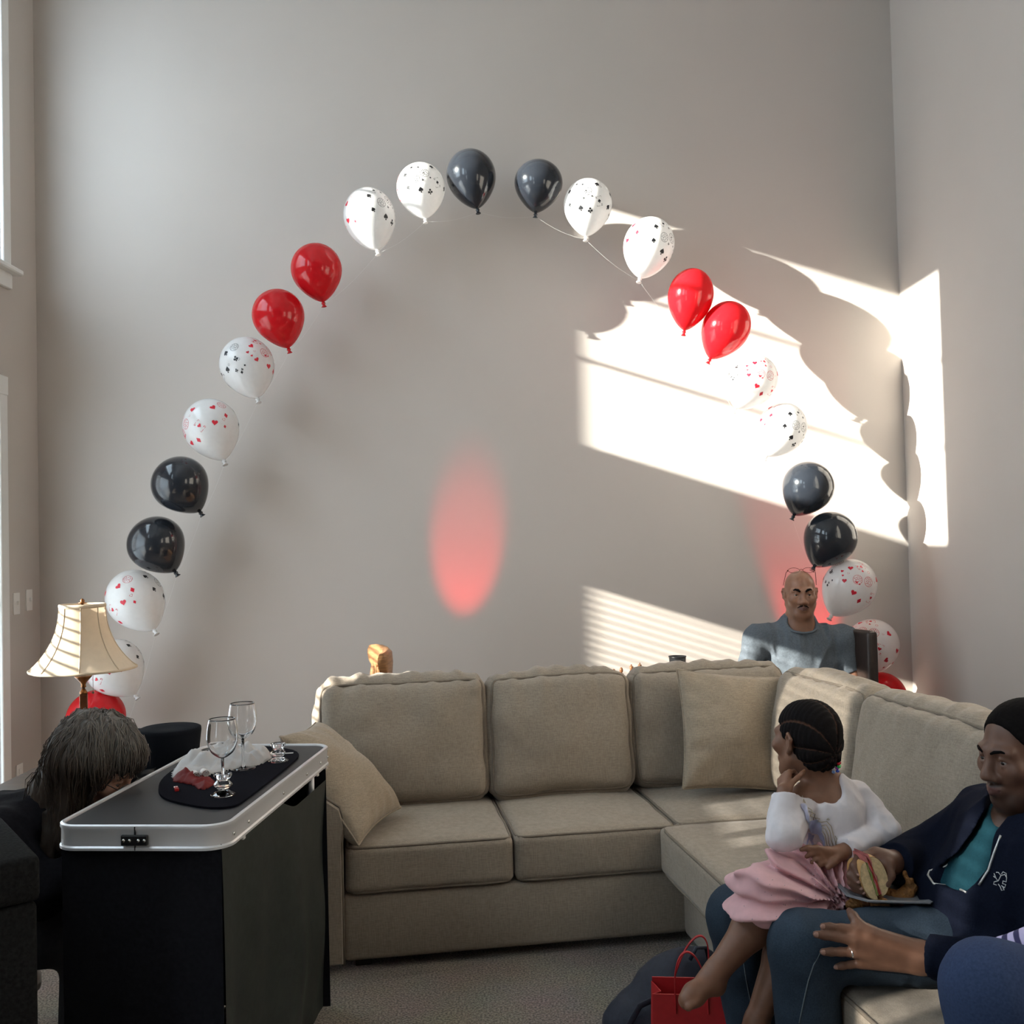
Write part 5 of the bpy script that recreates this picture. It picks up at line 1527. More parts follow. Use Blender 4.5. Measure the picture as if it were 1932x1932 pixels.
# left hand spread on the near thigh
def on_thigh(px, py, lift=0.010, rt=0.088):
    dz = (py - 1781) * 2.45 / F_PX
    y = 2.50 - math.sqrt(max(0.0004, rt * rt - dz * dz)) - lift
    return at(px, py, y)
wr = WRl
fing = [((1617, 1754), (1588, 1751), (1566, 1749), (1553, 1748)), ((1612, 1775), (1579, 1768), (1556, 1765), (1540, 1763)),
        ((1613, 1797), (1587, 1796), (1568, 1796), (1553, 1796)), ((1626, 1817), (1605, 1820), (1589, 1822), (1578, 1824))]
tips_l = []
for i, ch in enumerate(fing):
    pts = [on_thigh(px, py, 0.016 if j == 0 else 0.014) for j, (px, py) in enumerate(ch)]
    r0 = (0.0098, 0.0102, 0.0098, 0.0088)[i]
    off = Vector((0, 0, (0.016, 0.005, -0.006, -0.017)[i]))
    B.cap(wr + off, pts[0], 0.021, 0.0135, 0.018)
    B.chain(pts, [r0 * 1.22, r0 * 1.02, r0 * 0.98, r0 * 0.84], 0.005); tips_l.append((pts[-2], pts[-1], r0))
th = [wr + Vector((-0.02, 0, 0.02)), on_thigh(1640, 1760, 0.014), on_thigh(1618, 1742, 0.013), on_thigh(1610, 1729, 0.013), on_thigh(1603, 1719, 0.013)]
B.chain(th, [0.02, 0.0165, 0.0115, 0.0105, 0.0085], 0.010)
B.cap(wr, wr + Vector((0.09, -0.03, 0.0)), 0.029, 0.03, 0.02)
# right hand wrapped round the sandwich
pal = at(1652, 1618, 2.605)
B.cap(WRr, pal, 0.027, 0.026, 0.02)
rf = [((1648, 1612), (1621, 1616), (1611, 1634), (1619, 1650)), ((1644, 1618), (1612, 1630), (1605, 1652), (1619, 1664)), ((1642, 1628), (1608, 1646), (1607, 1666), (1624, 1676)), ((1644, 1640), (1613, 1660), (1614, 1676), (1629, 1684))]
for i, chn_ in enumerate(rf):
    pts = [at(px, py, y) for (px, py), y in zip(chn_, (2.60, 2.585, 2.555, 2.540))]
    B.chain([pal] + pts, [0.020, 0.013, 0.0108, 0.0100, 0.0082], 0.006); tips_l.append((pts[-2], pts[-1], 0.009))
B.chain([pal, at(1674, 1632, 2.575), at(1680, 1652, 2.555), at(1674, 1668, 2.545)], [0.022, 0.015, 0.011, 0.009], 0.008)
def dark_b(q, C, near):
    beard = near * sstep(-0.055, -0.085, q[:, 2]) * sstep(0.02, -0.02, q[:, 1]) * 0.6
    mous = near * (1 - sstep(0.5, 1.2, (q[:, 0] / 0.03) ** 2 + ((q[:, 2] + 0.051) / 0.007) ** 2)) * (q[:, 1] < -0.07) * 0.65
    C = C * (1 - np.maximum(beard, mous))[:, None]
    return C
SK_B = (0.125, 0.062, 0.040)
B.build('body', M_skin_b, hm, 0.0038, skin_color(f, SK_B, (0.13, 0.055, 0.045), dark_b))
add_eyes(f, hm, (0.1, -1, -0.25)); brow(f, hm, M_blackhair, 0.0030, -0.001)
M_nail = material('finger_nail', (0.30, 0.17, 0.13), rough=0.3, noise=0.05)
for (a, b_, r) in tips_l:
    d = (b_ - a).normalized(); n_ = Vector((0, -1, 0.25)); n_ = (n_ - d * n_.dot(d)).normalized(); s_ = d.cross(n_)
    c = b_ + n_ * r * 0.62 + d * r * 0.1
    m = Matrix((d, s_, n_)).transposed().to_4x4(); m.translation = c
    MB(m).ball((0, 0, 0), (r * 0.75, r * 0.6, r * 0.25), 10, 6).build('finger_nail', M_nail, hm)
a, b_ = on_thigh(1613, 1797, 0.016), on_thigh(1587, 1796, 0.014)
d = (b_ - a).normalized(); c = a.lerp(b_, 0.25)
m = d.to_track_quat('Z', 'Y').to_matrix().to_4x4(); m.translation = c
MB(m).lathe([(0.0118, -0.003), (0.0130, -0.003), (0.0130, 0.003), (0.0118, 0.003), (0.0118, -0.003)], 28, cap=False).build('wedding_ring', M_silver, hm)
# cropped hair
hb = Body(disp=lambda P: 0.0012 * vnoise(P, 260.0))
f.ell(hb, (0, 0.019, 0.040), (0.080, 0.099, 0.087), 0.0); f.ell(hb, (0, 0.06, 0.0), (0.068, 0.055, 0.07), 0.03)
hb.cut(f.p((0, -0.055, 0.062)), f.r @ np.array((0, -0.92, -0.42)))
hb.cut(f.p((0, 0.0, -0.035)), f.r @ np.array((0, -0.25, -1.0)))
hb.sub(f.p((0, -0.075, -0.01)), np.array((0.12, 0.085, 0.062)) * f.s, f.r, 0.006)
hb.build('cropped_hair', M_blackhair, hm, 0.0035)
# jeans
jn = Body(disp=folds(0.0055, 11, 21, (1.3, 1.3, 0.8)))
jn.chain([HL, KL, AL], [0.098, 0.079, 0.070], 0.03); jn.chain([HR, KR, AR], [0.098, 0.077, 0.072], 0.03); jn.ell(PE, (0.15, 0.185, 0.115), None, 0.05)
def denim_col(V):
    base = np.array((0.022, 0.033, 0.048))
    w = 0.35 * sstep(0.55, 0.63, V[:, 2]) + 0.22 * vnoise(V, 9.0) + 0.12 * vnoise(V, 26.0)
    return np.clip(base[None, :] * (1 + w * 1.2)[:, None], 0, 1)
jeans = jn.build('jeans', M_denim, hm, 0.006, denim_col)
bv = bvh_of(jeans)
for pl in ([(1548, 1796), (1535, 1820), (1525, 1850), (1516, 1890), (1508, 1930)], [(1402, 1810), (1408, 1850), (1416, 1890), (1424, 1930)]):
    q = project_polyline(bv, pl, 2.5, 0.0008)
    if len(q) > 1: MB().tube(q, 0.0014, 5).build('seam_stitching', M_stitch, hm)
# teal t-shirt under an open hoodie
ts = Body(disp=folds(0.004, 16, 8, (1, 1, 0.6))); torso_b(ts, 0.008)
ts.sub(NB + Vector((-0.055, -0.03, 0.035)), (0.075, 0.075, 0.055), None, 0.01)
ts.build('t_shirt', M_teal, hm, 0.005)
hd = Body(disp=folds(0.008, 11, 31, (1, 1, 0.7)))
torso_b(hd, 0.030); hd.ell(PE + Vector((0.02, 0, 0.02)), (0.15, 0.19, 0.10), None, 0.05)
for (S, E_, W, cutq) in ((SR, ELr, WRr, 0.82), (SL, ELl, WRl, 0.93)):
    sl = Body(); sl.chain([S, E_, E_.lerp(W, 1.05)], [0.083, 0.066, 0.050], 0.04); sl.cut(E_.lerp(W, cutq), (W - E_).normalized())
    hd.group(sl, 0.04)
# hood bunched behind the neck
hd.chain([NB + Vector((-0.02, 0.115, 0.03)), NB + Vector((0.08, 0.09, 0.06)), NB + Vector((0.11, 0.0, 0.07)), NB + Vector((0.08, -0.09, 0.05)), NB + Vector((-0.02, -0.115, 0.02))], [0.03, 0.042, 0.048, 0.042, 0.03], 0.03)
cdir = (EYE - CH_).normalized(); zx = Vector((0, 0, 1)).cross(cdir).normalized(); zy = cdir.cross(zx)
ZM = Matrix((zx, zy, cdir)).transposed().to_4x4(); ZM.translation = CH_
def chest2d(px, py):
    d = ray(px, py); den = d.dot(cdir); t = (CH_ - EYE).dot(cdir) / den; q = ZM.inverted() @ (EYE + d * t); return (q.x, q.y)
open_px = [(1862, 1535), (1838, 1572), (1815, 1610), (1786, 1632), (1758, 1642), (1757, 1652), (1766, 1664), (1800, 1670), (1826, 1680), (1845, 1665), (1862, 1640), (1872, 1608), (1884, 1575), (1905, 1548), (1935, 1530), (1920, 1500), (1880, 1505)]
hd.prism_cut(ZM, [chest2d(*p) for p in open_px], 0.02, 0.45)
hd.sub(NB + Vector((-0.03, -0.01, 0.045)), (0.085, 0.085, 0.07), None, 0.01)
hoodie = hd.build('hoodie', M_navy, hm, 0.0055)
bv = bvh_of(hoodie)
def push(p, c, e): return p
for pl in ([(1857, 1540), (1834, 1573), (1811, 1612), (1784, 1634), (1755, 1644), (1752, 1652), (1763, 1668), (1800, 1674), (1824, 1684)], [(1848, 1670), (1866, 1642), (1877, 1608), (1889, 1577)]):
    q = project_polyline(bv, pl, 2.3, 0.002)
    fine = []
    for u, w in zip(q[:-1], q[1:]):
        for t in range(4): fine.append(u.lerp(w, t / 4))
    fine.append(q[-1])
    MB().tube(fine, 0.0028, 6).build('zip', M_zip, hoodie)
M_thread = material('white_embroidery', (0.6, 0.6, 0.6), rough=0.8, noise=0.05)
lion = [[(1876, 1648), (1880, 1658), (1884, 1662), (1889, 1652), (1884, 1646), (1880, 1646)], [(1884, 1662), (1876, 1664), (1875, 1668), (1881, 1670)], [(1889, 1652), (1896, 1650), (1900, 1656), (1899, 1664), (1893, 1662), (1892, 1667), (1898, 1669), (1896, 1675), (1890, 1671)],
        [(1884, 1668), (1888, 1674), (1890, 1680), (1895, 1679), (1892, 1672)], [(1878, 1656), (1875, 1653)], [(1900, 1656), (1899, 1648), (1893, 1645), (1890, 1649)]]
for pl in lion:
    q = project_polyline(bv, pl, 2.3, 0.001)
    if len(q) > 1: MB().tube(q, 0.0011, 5).build('chest_embroidery', M_thread, hoodie)

# ================================================================== GIRL ON HIS LAP
M_white_jersey = material('white_jersey', (0.74, 0.70, 0.72), rough=0.9, spec=0.15, noise=0.03, nscale=60, bump=0.05, bscale=600)
M_tulle = material('pink_tulle', (0.74, 0.44, 0.46), rough=0.8, noise=0.06, nscale=40, sheen=0.2, translucent=0.15)
girl = thing('person', (0.82, 2.78, 0.55), 'small girl in a white top and pink tulle skirt on the man\'s lap', 'person')
f = Fr(at(1519, 1397, 2.80), (-0.50, 0.86, 0.02), 0.90, roll=R(-3))
nbg = at(1556, 1482, 2.80); chg = at(1562, 1545, 2.78); peg = at(1545, 1640, 2.79)
SRg, SLg = at(1513, 1507, 2.76), at(1618, 1508, 2.82)
ERg, WRg = at(1480, 1572, 2.66), at(1480, 1492, 2.70)
ELg, WLg = at(1664, 1572, 2.76), at(1588, 1608, 2.66)
KRg, KLg = at(1442, 1708, 2.63), at(1492, 1735, 2.64)
ARg, ALg = at(1338, 1852, 2.585), at(1418, 1955, 2.60)
def torso_g(B, e=0.0, k=0.03):
    B.cap(SRg + Vector((0.02, 0, 0)), SLg + Vector((-0.02, 0, 0)), 0.040 + e, 0.040 + e, k)
    B.cap(nbg, chg, 0.05 + e, 0.07 + e, k); B.ell(chg, (0.082 + e, 0.068 + e, 0.10 + e), None, k)
    B.cap(chg, peg, 0.068 + e, 0.078 + e, k)
B = Body(); add_head(B, f, nose=0.85, jaw=0.92, cheek=1.1)
B.cap(f.p((0, 0.03, -0.06)), nbg, 0.042, 0.044, 0.02); torso_g(B)
B.chain([SRg, ERg, WRg], [0.034, 0.028, 0.020], 0.02); B.chain([SLg, ELg, WLg], [0.034, 0.028, 0.020], 0.02)
B.ell(peg, (0.095, 0.085, 0.075), None, 0.03)
HRg, HLg = peg + Vector((-0.04, -0.04, -0.02)), peg + Vector((0.03, -0.06, -0.02))
def legg(B, H, K, A, toe):
    B.chain([H, K], [0.068, 0.050], 0.03)
    calf = K.lerp(A, 0.32); B.chain([K, calf + (Vector((0.015, 0.01, 0))), A.lerp(K, 0.12), A], [0.046, 0.047, 0.028, 0.027], 0.02)
    d = (toe - A); B.cap(A + Vector((0.018, 0.0, -0.012)), A, 0.024, 0.025, 0.015)
    mid = A + d * 0.6; B.chain([A, mid, toe - d.normalized() * 0.012], [0.026, 0.027, 0.022], 0.015)
    sd = d.cross(Vector((0, 0, 1))).normalized() if abs(d.normalized().z) < 0.95 else Vector((0, 1, 0))
    for i, o_ in enumerate((-0.020, -0.010, -0.001, 0.007, 0.015)):
        r = (0.0095, 0.0072, 0.007, 0.0066, 0.006)[i]; base = toe - d.normalized() * (0.012 + 0.004 * i) + sd * o_
        B.cap(base - d.normalized() * 0.012, base + d.normalized() * 0.016, r * 1.1, r, 0.004)
legg(B, HRg, KRg, ARg, at(1290, 1893, 2.54)); legg(B, HLg, KLg, ALg, ALg + Vector((-0.08, -0.03, -0.05)))
# right hand curled against her cheek
hf = HF(WRg, (at(1480, 1452, 2.76) - WRg), (-0.7, -0.6, 0.1), 0.62); hand_local(B, hf, (1.15, 1.2, 1.2, 1.2), (0.5, 0.4), flip=-1)
# left hand lying on the skirt, fingers spread to the left
gl_f = [((1560, 1605), (1540, 1600), (1524, 1600), (1512, 1603)), ((1560, 1611), (1543, 1609), (1531, 1610), (1522, 1616)), ((1562, 1618), (1548, 1619), (1539, 1622), (1532, 1627)), ((1566, 1624), (1555, 1627), (1548, 1630), (1543, 1633))]
for i, c_ in enumerate(gl_f):
    pts = [at(px, py, y) for (px, py), y in zip(c_, (2.645, 2.635, 2.63, 2.632))]
    B.chain([WLg] + pts, [0.0175, 0.0100, 0.0076, 0.007, 0.0058], 0.006)
B.chain([WLg, at(1572, 1628, 2.63), at(1562, 1637, 2.625)], [0.015, 0.009, 0.0065], 0.006)
SK_G = (0.19, 0.092, 0.056)
B.build('body', M_skin_b, girl, 0.0032, skin_color(f, SK_G, (0.16, 0.06, 0.05)))
# cornrow hair: cap with ridges running from brow to nape
M_braid = material('braided_hair', (0.01, 0.008, 0.007), rough=0.8, spec=0.08, vcol='Col', bump=0.5, bscale=900, noise=0.2, nscale=300, bdist=0.002)
ROWS = 7
def row_coord(q):
    ang = np.arctan2(q[:, 0], q[:, 2] + 0.02)            # round the skull from ear to ear
    return ang / (math.pi * 0.82) * ROWS * 0.5 + 0.8 * (q[:, 1]) / 0.1 * 0.18
def ridge(P):
    q = f.inv(P); u = row_coord(q); w = np.abs((u % 1) - 0.5) * 2      # 0 mid-row, 1 parting
    return 0.006 * w ** 4 - 0.0012 * np.sin(q[:, 1] * 420 + u * 3)
hb = Body(disp=ridge)
f.ell(hb, (0, 0.018, 0.038), (0.083, 0.102, 0.090), 0.0); f.ell(hb, (0, 0.055, -0.01), (0.070, 0.062, 0.075), 0.03)
hb.sub(f.p((0, -0.085, -0.03)), np.array((0.13, 0.085, 0.085)) * f.s, f.r, 0.008)
hb.cut(f.p((0, 0, -0.062)), f.r @ np.array((0, -0.25, -1.0)))
for s in (-1, 1): hb.sub(f.p((s * 0.085, 0.005, -0.012)), np.array((0.02, 0.030, 0.038)) * f.s, f.r, 0.006)
def braid_col(V):
    q = f.inv(V); u = row_coord(q); w = np.abs((u % 1) - 0.5) * 2
    p = sstep(0.90, 0.975, w)[:, None]
    return np.array((0.010, 0.008, 0.008))[None, :] * (1 - p) + np.array((0.075, 0.038, 0.025))[None, :] * p
hair = hb.build('cornrows', M_braid, girl, 0.003, braid_col)
bead_cols = [('red', (0.55, 0.02, 0.03)), ('green', (0.05, 0.45, 0.10)), ('purple', (0.35, 0.03, 0.40)), ('blue', (0.05, 0.10, 0.5)), ('white', (0.8, 0.8, 0.85)), ('clear_blue', (0.3, 0.45, 0.8))]
bmats = [material(n_ + '_bead', c_, rough=0.15, noise=0.02) for n_, c_ in bead_cols]
br_px = [((1578, 1410), (1581, 1425), (1582, 1438)), ((1574, 1418), (1577, 1432), (1579, 1446)), ((1568, 1424), (1571, 1437), (1572, 1448)), ((1582, 1402), (1585, 1420), (1584, 1436)), ((1562, 1430), (1566, 1440), (1568, 1450))]
for i, c_ in enumerate(br_px):
    yy = 2.735 + 0.008 * i
    pts = [at(*c_[0], yy + 0.0), at(*c_[1], yy), at(*c_[2], yy)]
    bo = MB().tube(pts, [0.006, 0.005, 0.004], 8).build('loose_braid', M_blackhair, girl)
    for k in range(2):
        d = (pts[2] - pts[1]).normalized()
        MB().ball(pts[2] + d * (0.004 + 0.008 * k), (0.0052, 0.0052, 0.0045), 10, 6).build('bead', bmats[(i * 2 + k) % 6], bo)
# long-sleeved top
tp = Body(disp=folds(0.0055, 22, 51, (1, 1, 0.8))); torso_g(tp, 0.010)
for (S, E_, W, r0, r1, r2) in ((SRg, ERg, WRg, 0.048, 0.044, 0.032), (SLg, ELg, WLg, 0.050, 0.044, 0.030)):
    sl = Body(); sl.chain([S, E_, W], [r0, r1, r2], 0.025); sl.cut(E_.lerp(W, 0.90), (W - E_).normalized()); tp.group(sl, 0.006)
tp.sub(nbg + Vector((-0.03, -0.045, 0.012)), (0.056, 0.06, 0.045), None, 0.02)
tp.sub(nbg + Vector((-0.01, 0.0, 0.045)), (0.055, 0.06, 0.05), None, 0.008)
tp.cut(peg + Vector((0, 0, 0.0)), (0, 0, -1))
top = tp.build('long_sleeved_top', M_white_jersey, girl, 0.0038)
# unicorn print on the chest
bv = bvh_of(top)
M_uni = material('iridescent_blue_print', (0.36, 0.40, 0.60), rough=0.3, metal=0.15, noise=0.25, nscale=45)
M_unigold = material('gold_print', (0.42, 0.35, 0.25), rough=0.4, metal=0.2, noise=0.1)
def z2(p): return (1420 + p[0] / 6.232, 1310 + p[1] / 6.232)
def decal(poly, mat, name):
    pts = [z2(p) for p in poly]
    cx = sum(p[0] for p in pts) / len(pts); cy = sum(p[1] for p in pts) / len(pts)
    rings = []
    for s in (1.0, 0.66, 0.33): rings.append([(cx + (x - cx) * s, cy + (y - cy) * s) for x, y in pts])
    vs = []
    for r_ in rings:
        q = project_polyline(bv, r_, 2.7, 0.0028)
        if len(q) != len(pts): return
        vs += q
    c = project_polyline(bv, [(cx, cy)], 2.7, 0.0028)
    if not c: return
    vs += c; n = len(pts); fs = []
    for k in range(2):
        for i in range(n): fs.append((k * n + i, k * n + (i + 1) % n, (k + 1) * n + (i + 1) % n, (k + 1) * n + i))
    for i in range(n): fs.append((2 * n + i, 2 * n + (i + 1) % n, 3 * n))
    mesh(name, vs, fs, mat, top)
decal([(553, 1290), (600, 1285), (628, 1310), (640, 1380), (655, 1440), (660, 1500), (640, 1510), (615, 1460), (600, 1380), (570, 1345)], M_uni, 'unicorn_head_print')
decal([(645, 1500), (690, 1480), (740, 1470), (790, 1490), (815, 1545), (815, 1610), (790, 1650), (740, 1640), (690, 1625), (655, 1580)], M_uni, 'unicorn_body_print')
decal([(660, 1620), (700, 1640), (690, 1690), (665, 1720), (655, 1760), (640, 1780), (645, 1720), (660, 1680)], M_uni, 'unicorn_leg_print')
decal([(700, 1650), (730, 1650), (700, 1700), (730, 1760), (740, 1785), (710, 1780), (680, 1710)], M_uni, 'unicorn_leg_print')
decal([(770, 1640), (815, 1620), (840, 1680), (850, 1740), (845, 1800), (825, 1800), (820, 1730), (790, 1690)], M_uni, 'unicorn_leg_print')
for pl in ([(590, 1155), (585, 1200), (592, 1250), (610, 1280), (590, 1270), (583, 1210)], [(640, 1340), (680, 1360), (690, 1400), (665, 1430), (700, 1440), (700, 1480)], [(650, 1380), (720, 1400), (710, 1440), (740, 1460)], [(740, 1450), (790, 1460), (770, 1490), (810, 1500)],
           [(800, 1500), (870, 1490), (920, 1550), (940, 1640), (980, 1740), (990, 1780)], [(805, 1540), (860, 1530), (900, 1600), (915, 1700), (950, 1790)], [(815, 1570), (850, 1580), (880, 1660), (890, 1740), (920, 1810)], [(820, 1600), (850, 1650), (870, 1760), (890, 1810)],
           [(870, 1475), (885, 1455), (890, 1480), (870, 1465), (898, 1468)], [(965, 1660), (985, 1700), (975, 1760)], [(795, 1740), (800, 1760)]):
    q = project_polyline(bv, [z2(p) for p in pl], 2.7, 0.0034)
    if len(q) > 1: MB().tube(q, 0.0011, 5).build('unicorn_outline_print', M_unigold, top)
# tulle skirt
def skirt_disp(P):
    q = P - np.array(peg); th = np.arctan2(q[:, 2] + 0.02, q[:, 0])
    r = np.linalg.norm(q, axis=1)
    return (0.014 * np.sin(th * 17 + 2.5 * vnoise(P, 9.0)) + 0.009 * np.sin(th * 31 + 3 * vnoise(P, 12.0))) * sstep(0.05, 0.16, r) + 0.008 * np.abs(vnoise(P + 3.1, 14.0)) - 0.002
sk = Body(disp=skirt_disp)
sk.ell(peg + Vector((0.0, -0.01, -0.005)), (0.115, 0.105, 0.085), None, 0.03)
sk.cap(peg + Vector((-0.03, -0.03, -0.01)), at(1442, 1692, 2.61), 0.094, 0.080, 0.04)
sk.cap(peg + Vector((0.01, -0.05, -0.01)), at(1498, 1712, 2.63), 0.090, 0.072, 0.05)
sk.cap(peg + Vector((0.05, -0.03, -0.0)), at(1600, 1690, 2.66), 0.08, 0.055, 0.05)
sk.cap(at(1440, 1692, 2.62), at(1490, 1722, 2.62), 0.070, 0.066, 0.05)
e0, e1 = at(1400, 1722, 2.6), at(1492, 1768, 2.6)
hemn = Vector((-(e1 - e0).z, 0, (e1 - e0).x)).normalized()
sk.cut(e0, -hemn if hemn.z > 0 else hemn)
skirt_o = sk.build('tulle_skirt', M_tulle, girl, 0.0042)
bvs = bvh_of(skirt_o)
M_sparkle = material('silver_sequin', (0.9, 0.85, 0.86), rough=0.15, metal=0.8, noise=0.02)
spk = MB(); rs_ = random.Random(3)
for _ in range(70):
    q = project_polyline(bvs, [(rs_.uniform(1400, 1620), rs_.uniform(1630, 1760))], 2.6, 0.001)
    if q: spk.ball(q[0], 0.0013, 6, 4)
so = spk.build('sequins', M_sparkle, skirt_o); so['kind'] = 'stuff'

# ================================================================== LONG-HAIRED PERSON BEHIND THE TABLE
M_blacktop = material('black_cotton', (0.010, 0.009, 0.011), rough=0.95, spec=0.1, noise=0.2, nscale=100, bump=0.1, bscale=400)
lp = thing('person', (-1.52, 3.02, 0.0), 'person with long grey-brown hair bending down behind the folding table', 'person')
HCp = at(190, 1448, 2.98)
f = Fr(HCp, (0.86, -0.12, -0.52), 1.02)
nbp = HCp + Vector((-0.14, 0.02, -0.14)); chp = Vector((-1.53, 3.02, 0.64)); pep = Vector((-1.60, 3.02, 0.46))
S1, S2 = Vector((-1.44, 2.84, 0.745)), Vector((-1.44, 3.21, 0.745))
B = Body(); add_head(B, f, nose=1.15)
B.cap(f.p((0, 0.03, -0.06)), nbp, 0.055, 0.06, 0.03)
def torso_p(B, e=0.0, k=0.05):
    B.cap(S1 + Vector((0, 0.05, 0)), S2 + Vector((0, -0.05, 0)), 0.07 + e, 0.07 + e, k); B.cap(nbp, chp, 0.08 + e, 0.12 + e, k)
    B.ell(chp, (0.125 + e, 0.18 + e, 0.18 + e), None, k); B.cap(chp, pep, 0.13 + e, 0.15 + e, k)
torso_p(B)
for (S, E_, W) in ((S1, Vector((-1.30, 2.80, 0.62)), Vector((-1.24, 2.90, 0.66))), (S2, Vector((-1.28, 3.22, 0.62)), Vector((-1.22, 3.20, 0.68)))):
    B.chain([S, E_, W], [0.055, 0.042, 0.028], 0.03); hand_local(B, HF(W, (0.6, 0.15, -0.75), (0.7, -0.1, 0.6), 0.95), (0.6, 0.6, 0.6, 0.6))
for y in (2.93, 3.11):
    B.chain([Vector((-1.55, y, 0.46)), Vector((-1.22, y, 0.46)), Vector((-1.25, y, 0.09))], [0.085, 0.06, 0.042], 0.03); B.cap(Vector((-1.27, y, 0.045)), Vector((-1.12, y, 0.04)), 0.036, 0.03, 0.02)
B.build('body', M_skin_c, lp, 0.0045, skin_color(f, (0.30, 0.16, 0.11), (0.25, 0.13, 0.11)))
add_eyes(f, lp, (0, -1, -0.5))
tpb = Body(disp=folds(0.007, 10, 71)); torso_p(tpb, 0.02)
for (S, E_, W) in ((S1, Vector((-1.30, 2.80, 0.62)), Vector((-1.24, 2.90, 0.66))), (S2, Vector((-1.28, 3.22, 0.62)), Vector((-1.22, 3.20, 0.68)))):
    sl = Body(); sl.chain([S, E_, W], [0.078, 0.062, 0.048], 0.03); sl.cut(E_.lerp(W, 0.85), (W - E_).normalized()); tpb.group(sl, 0.03)
tpb.build('black_top', M_blacktop, lp, 0.008)
trp = Body()
for y in (2.93, 3.11): trp.chain([Vector((-1.55, y, 0.46)), Vector((-1.22, y, 0.46)), Vector((-1.25, y, 0.10))], [0.105, 0.078, 0.065], 0.03)
trp.cap(pep + Vector((0, -0.06, 0)), pep + Vector((0, 0.06, 0)), 0.135, 0.135, 0.03)
trp.build('black_trousers', M_trouser, lp, 0.009)
# hair: a soft mass plus strands that follow it
M_greyhair = material('grey_brown_hair', (0.10, 0.07, 0.055), rough=0.55, spec=0.3, vcol='Col')
def gcol(V):
    q = f.inv(V); g = sstep(-0.02, 0.13, q[:, 2])[:, None] * 0.8 + 0.25 * vnoise(V * np.array((1, 1, 0.3)), 90.0)[:, None]
    g = np.clip(g, 0, 1)
    c = np.array((0.036, 0.024, 0.017))[None, :] * (1 - g) + np.array((0.14, 0.122, 0.105))[None, :] * g
    return c
hb = Body(disp=lambda P: 0.009 * vnoise(P * np.array((1.0, 1.0, 0.30)), 45.0) + 0.003 * vnoise(P * np.array((1.0, 1.0, 0.3)), 140.0))
f.ell(hb, (0, 0.025, 0.045), (0.092, 0.112, 0.094), 0.0)
f.ell(hb, (0, 0.02, 0.07), (0.08, 0.12, 0.07), 0.03)
dn = Vector((-0.04, -0.02, -1.0)).normalized()
hb.cap(f.v((0.03, 0.05, 0.0)), Vector((HCp.x - 0.13, 2.93, 0.70)), 0.088, 0.060, 0.05)
hb.cap(f.v((-0.05, 0.04, 0.0)), Vector((HCp.x - 0.12, 3.07, 0.72)), 0.085, 0.06, 0.05)
hb.cap(f.v((-0.070, 0.015, -0.01)), Vector((HCp.x - 0.06, 2.90, 0.74)), 0.034, 0.034, 0.04)
hb.cap(f.v((0, 0.06, 0.02)), Vector((HCp.x - 0.20, 3.0, 0.78)), 0.085, 0.05, 0.05)
hb.sub(f.p((0.0, -0.100, -0.045)), np.array((0.105, 0.082, 0.090)) * f.s, f.r, 0.012)
hair = hb.build('long_hair', M_greyhair, lp, 0.005, gcol)
# loose strands
bvh_h = bvh_of(hair); st_v = []; st = MB(); rs_ = random.Random(9)
for i in range(520):
    a = rs_.uniform(-math.pi, math.pi); e = rs_.uniform(0.15, 1.35)
    dloc = np.array((math.sin(a) * math.cos(e), math.cos(a) * math.cos(e) * 1.0 + 0.2, math.sin(e)))
    p = f.v(np.array((0, 0.025, 0.045)) + dloc * 0.16)
    pts = []; vel = Vector((rs_.uniform(-0.3, 0.15), rs_.uniform(-0.25, 0.25), -0.25)) + (p - HCp).normalized() * 0.3
    nn = rs_.randint(7, 13)
    for k in range(nn):
        h = bvh_h.find_nearest(p)
        if h[0] is None: break
        q = h[0] + h[1] * rs_.uniform(0.001, 0.006 if k < nn - 3 else 0.018)
        pts.append(q); vel = (vel * 0.75 + Vector((rs_.uniform(-0.12, 0.10), rs_.uniform(-0.1, 0.1), -0.35))); p = q + vel.normalized() * 0.026
    if len(pts) > 3: st.tube(pts, [0.0011] * (len(pts) - 1) + [0.0003], 4)
so = st.build('hair_strands', None, lp)
ca = so.data.color_attributes.new('Col', 'FLOAT_COLOR', 'POINT')
V = np.array([v.co[:] for v in so.data.vertices]); C = np.ones((len(V), 4), np.float32); C[:, :3] = np.clip(gcol(V) * 1.25, 0, 1); ca.data.foreach_set('color', C.ravel())
so.data.materials.append(M_greyhair); so['kind'] = 'stuff'
# spectacles
for s in (-1, 1):
    rim = [f.v((s * (0.034 + 0.024 * math.cos(a)), -0.104 + abs(math.cos(a)) * 0.004, -0.002 + 0.018 * math.sin(a))) for a in [2 * math.pi * i / 20 for i in range(20)]]
    MB().tube(rim, 0.0014, 6, closed=True).build('spectacle_rim', M_black_plastic, lp)
    MB().tube([f.v((s * 0.058, -0.102, 0.002)), f.v((s * 0.078, -0.04, 0.004)), f.v((s * 0.082, 0.01, 0.004))], 0.0014, 6).build('spectacle_temple', M_black_plastic, lp)
stool = thing('stool', (-1.60, 3.02, 0), 'dark stool under the person with long hair', 'stool')
MB(Matrix.Translation((-1.60, 3.02, 0))).lathe([(0.17, 0.25), (0.18, 0.26), (0.18, 0.29), (0.16, 0.305), (0.0001, 0.305)], 28).build('seat', M_darkwood, stool)
for a in range(4):
    w = a * math.pi / 2 + 0.78
    MB(Matrix.Translation((-1.60, 3.02, 0))).tube([(0.12 * math.cos(w), 0.12 * math.sin(w), 0.25), (0.16 * math.cos(w), 0.16 * math.sin(w), 0.0)], 0.015, 8).build('leg', M_darkwood, stool)

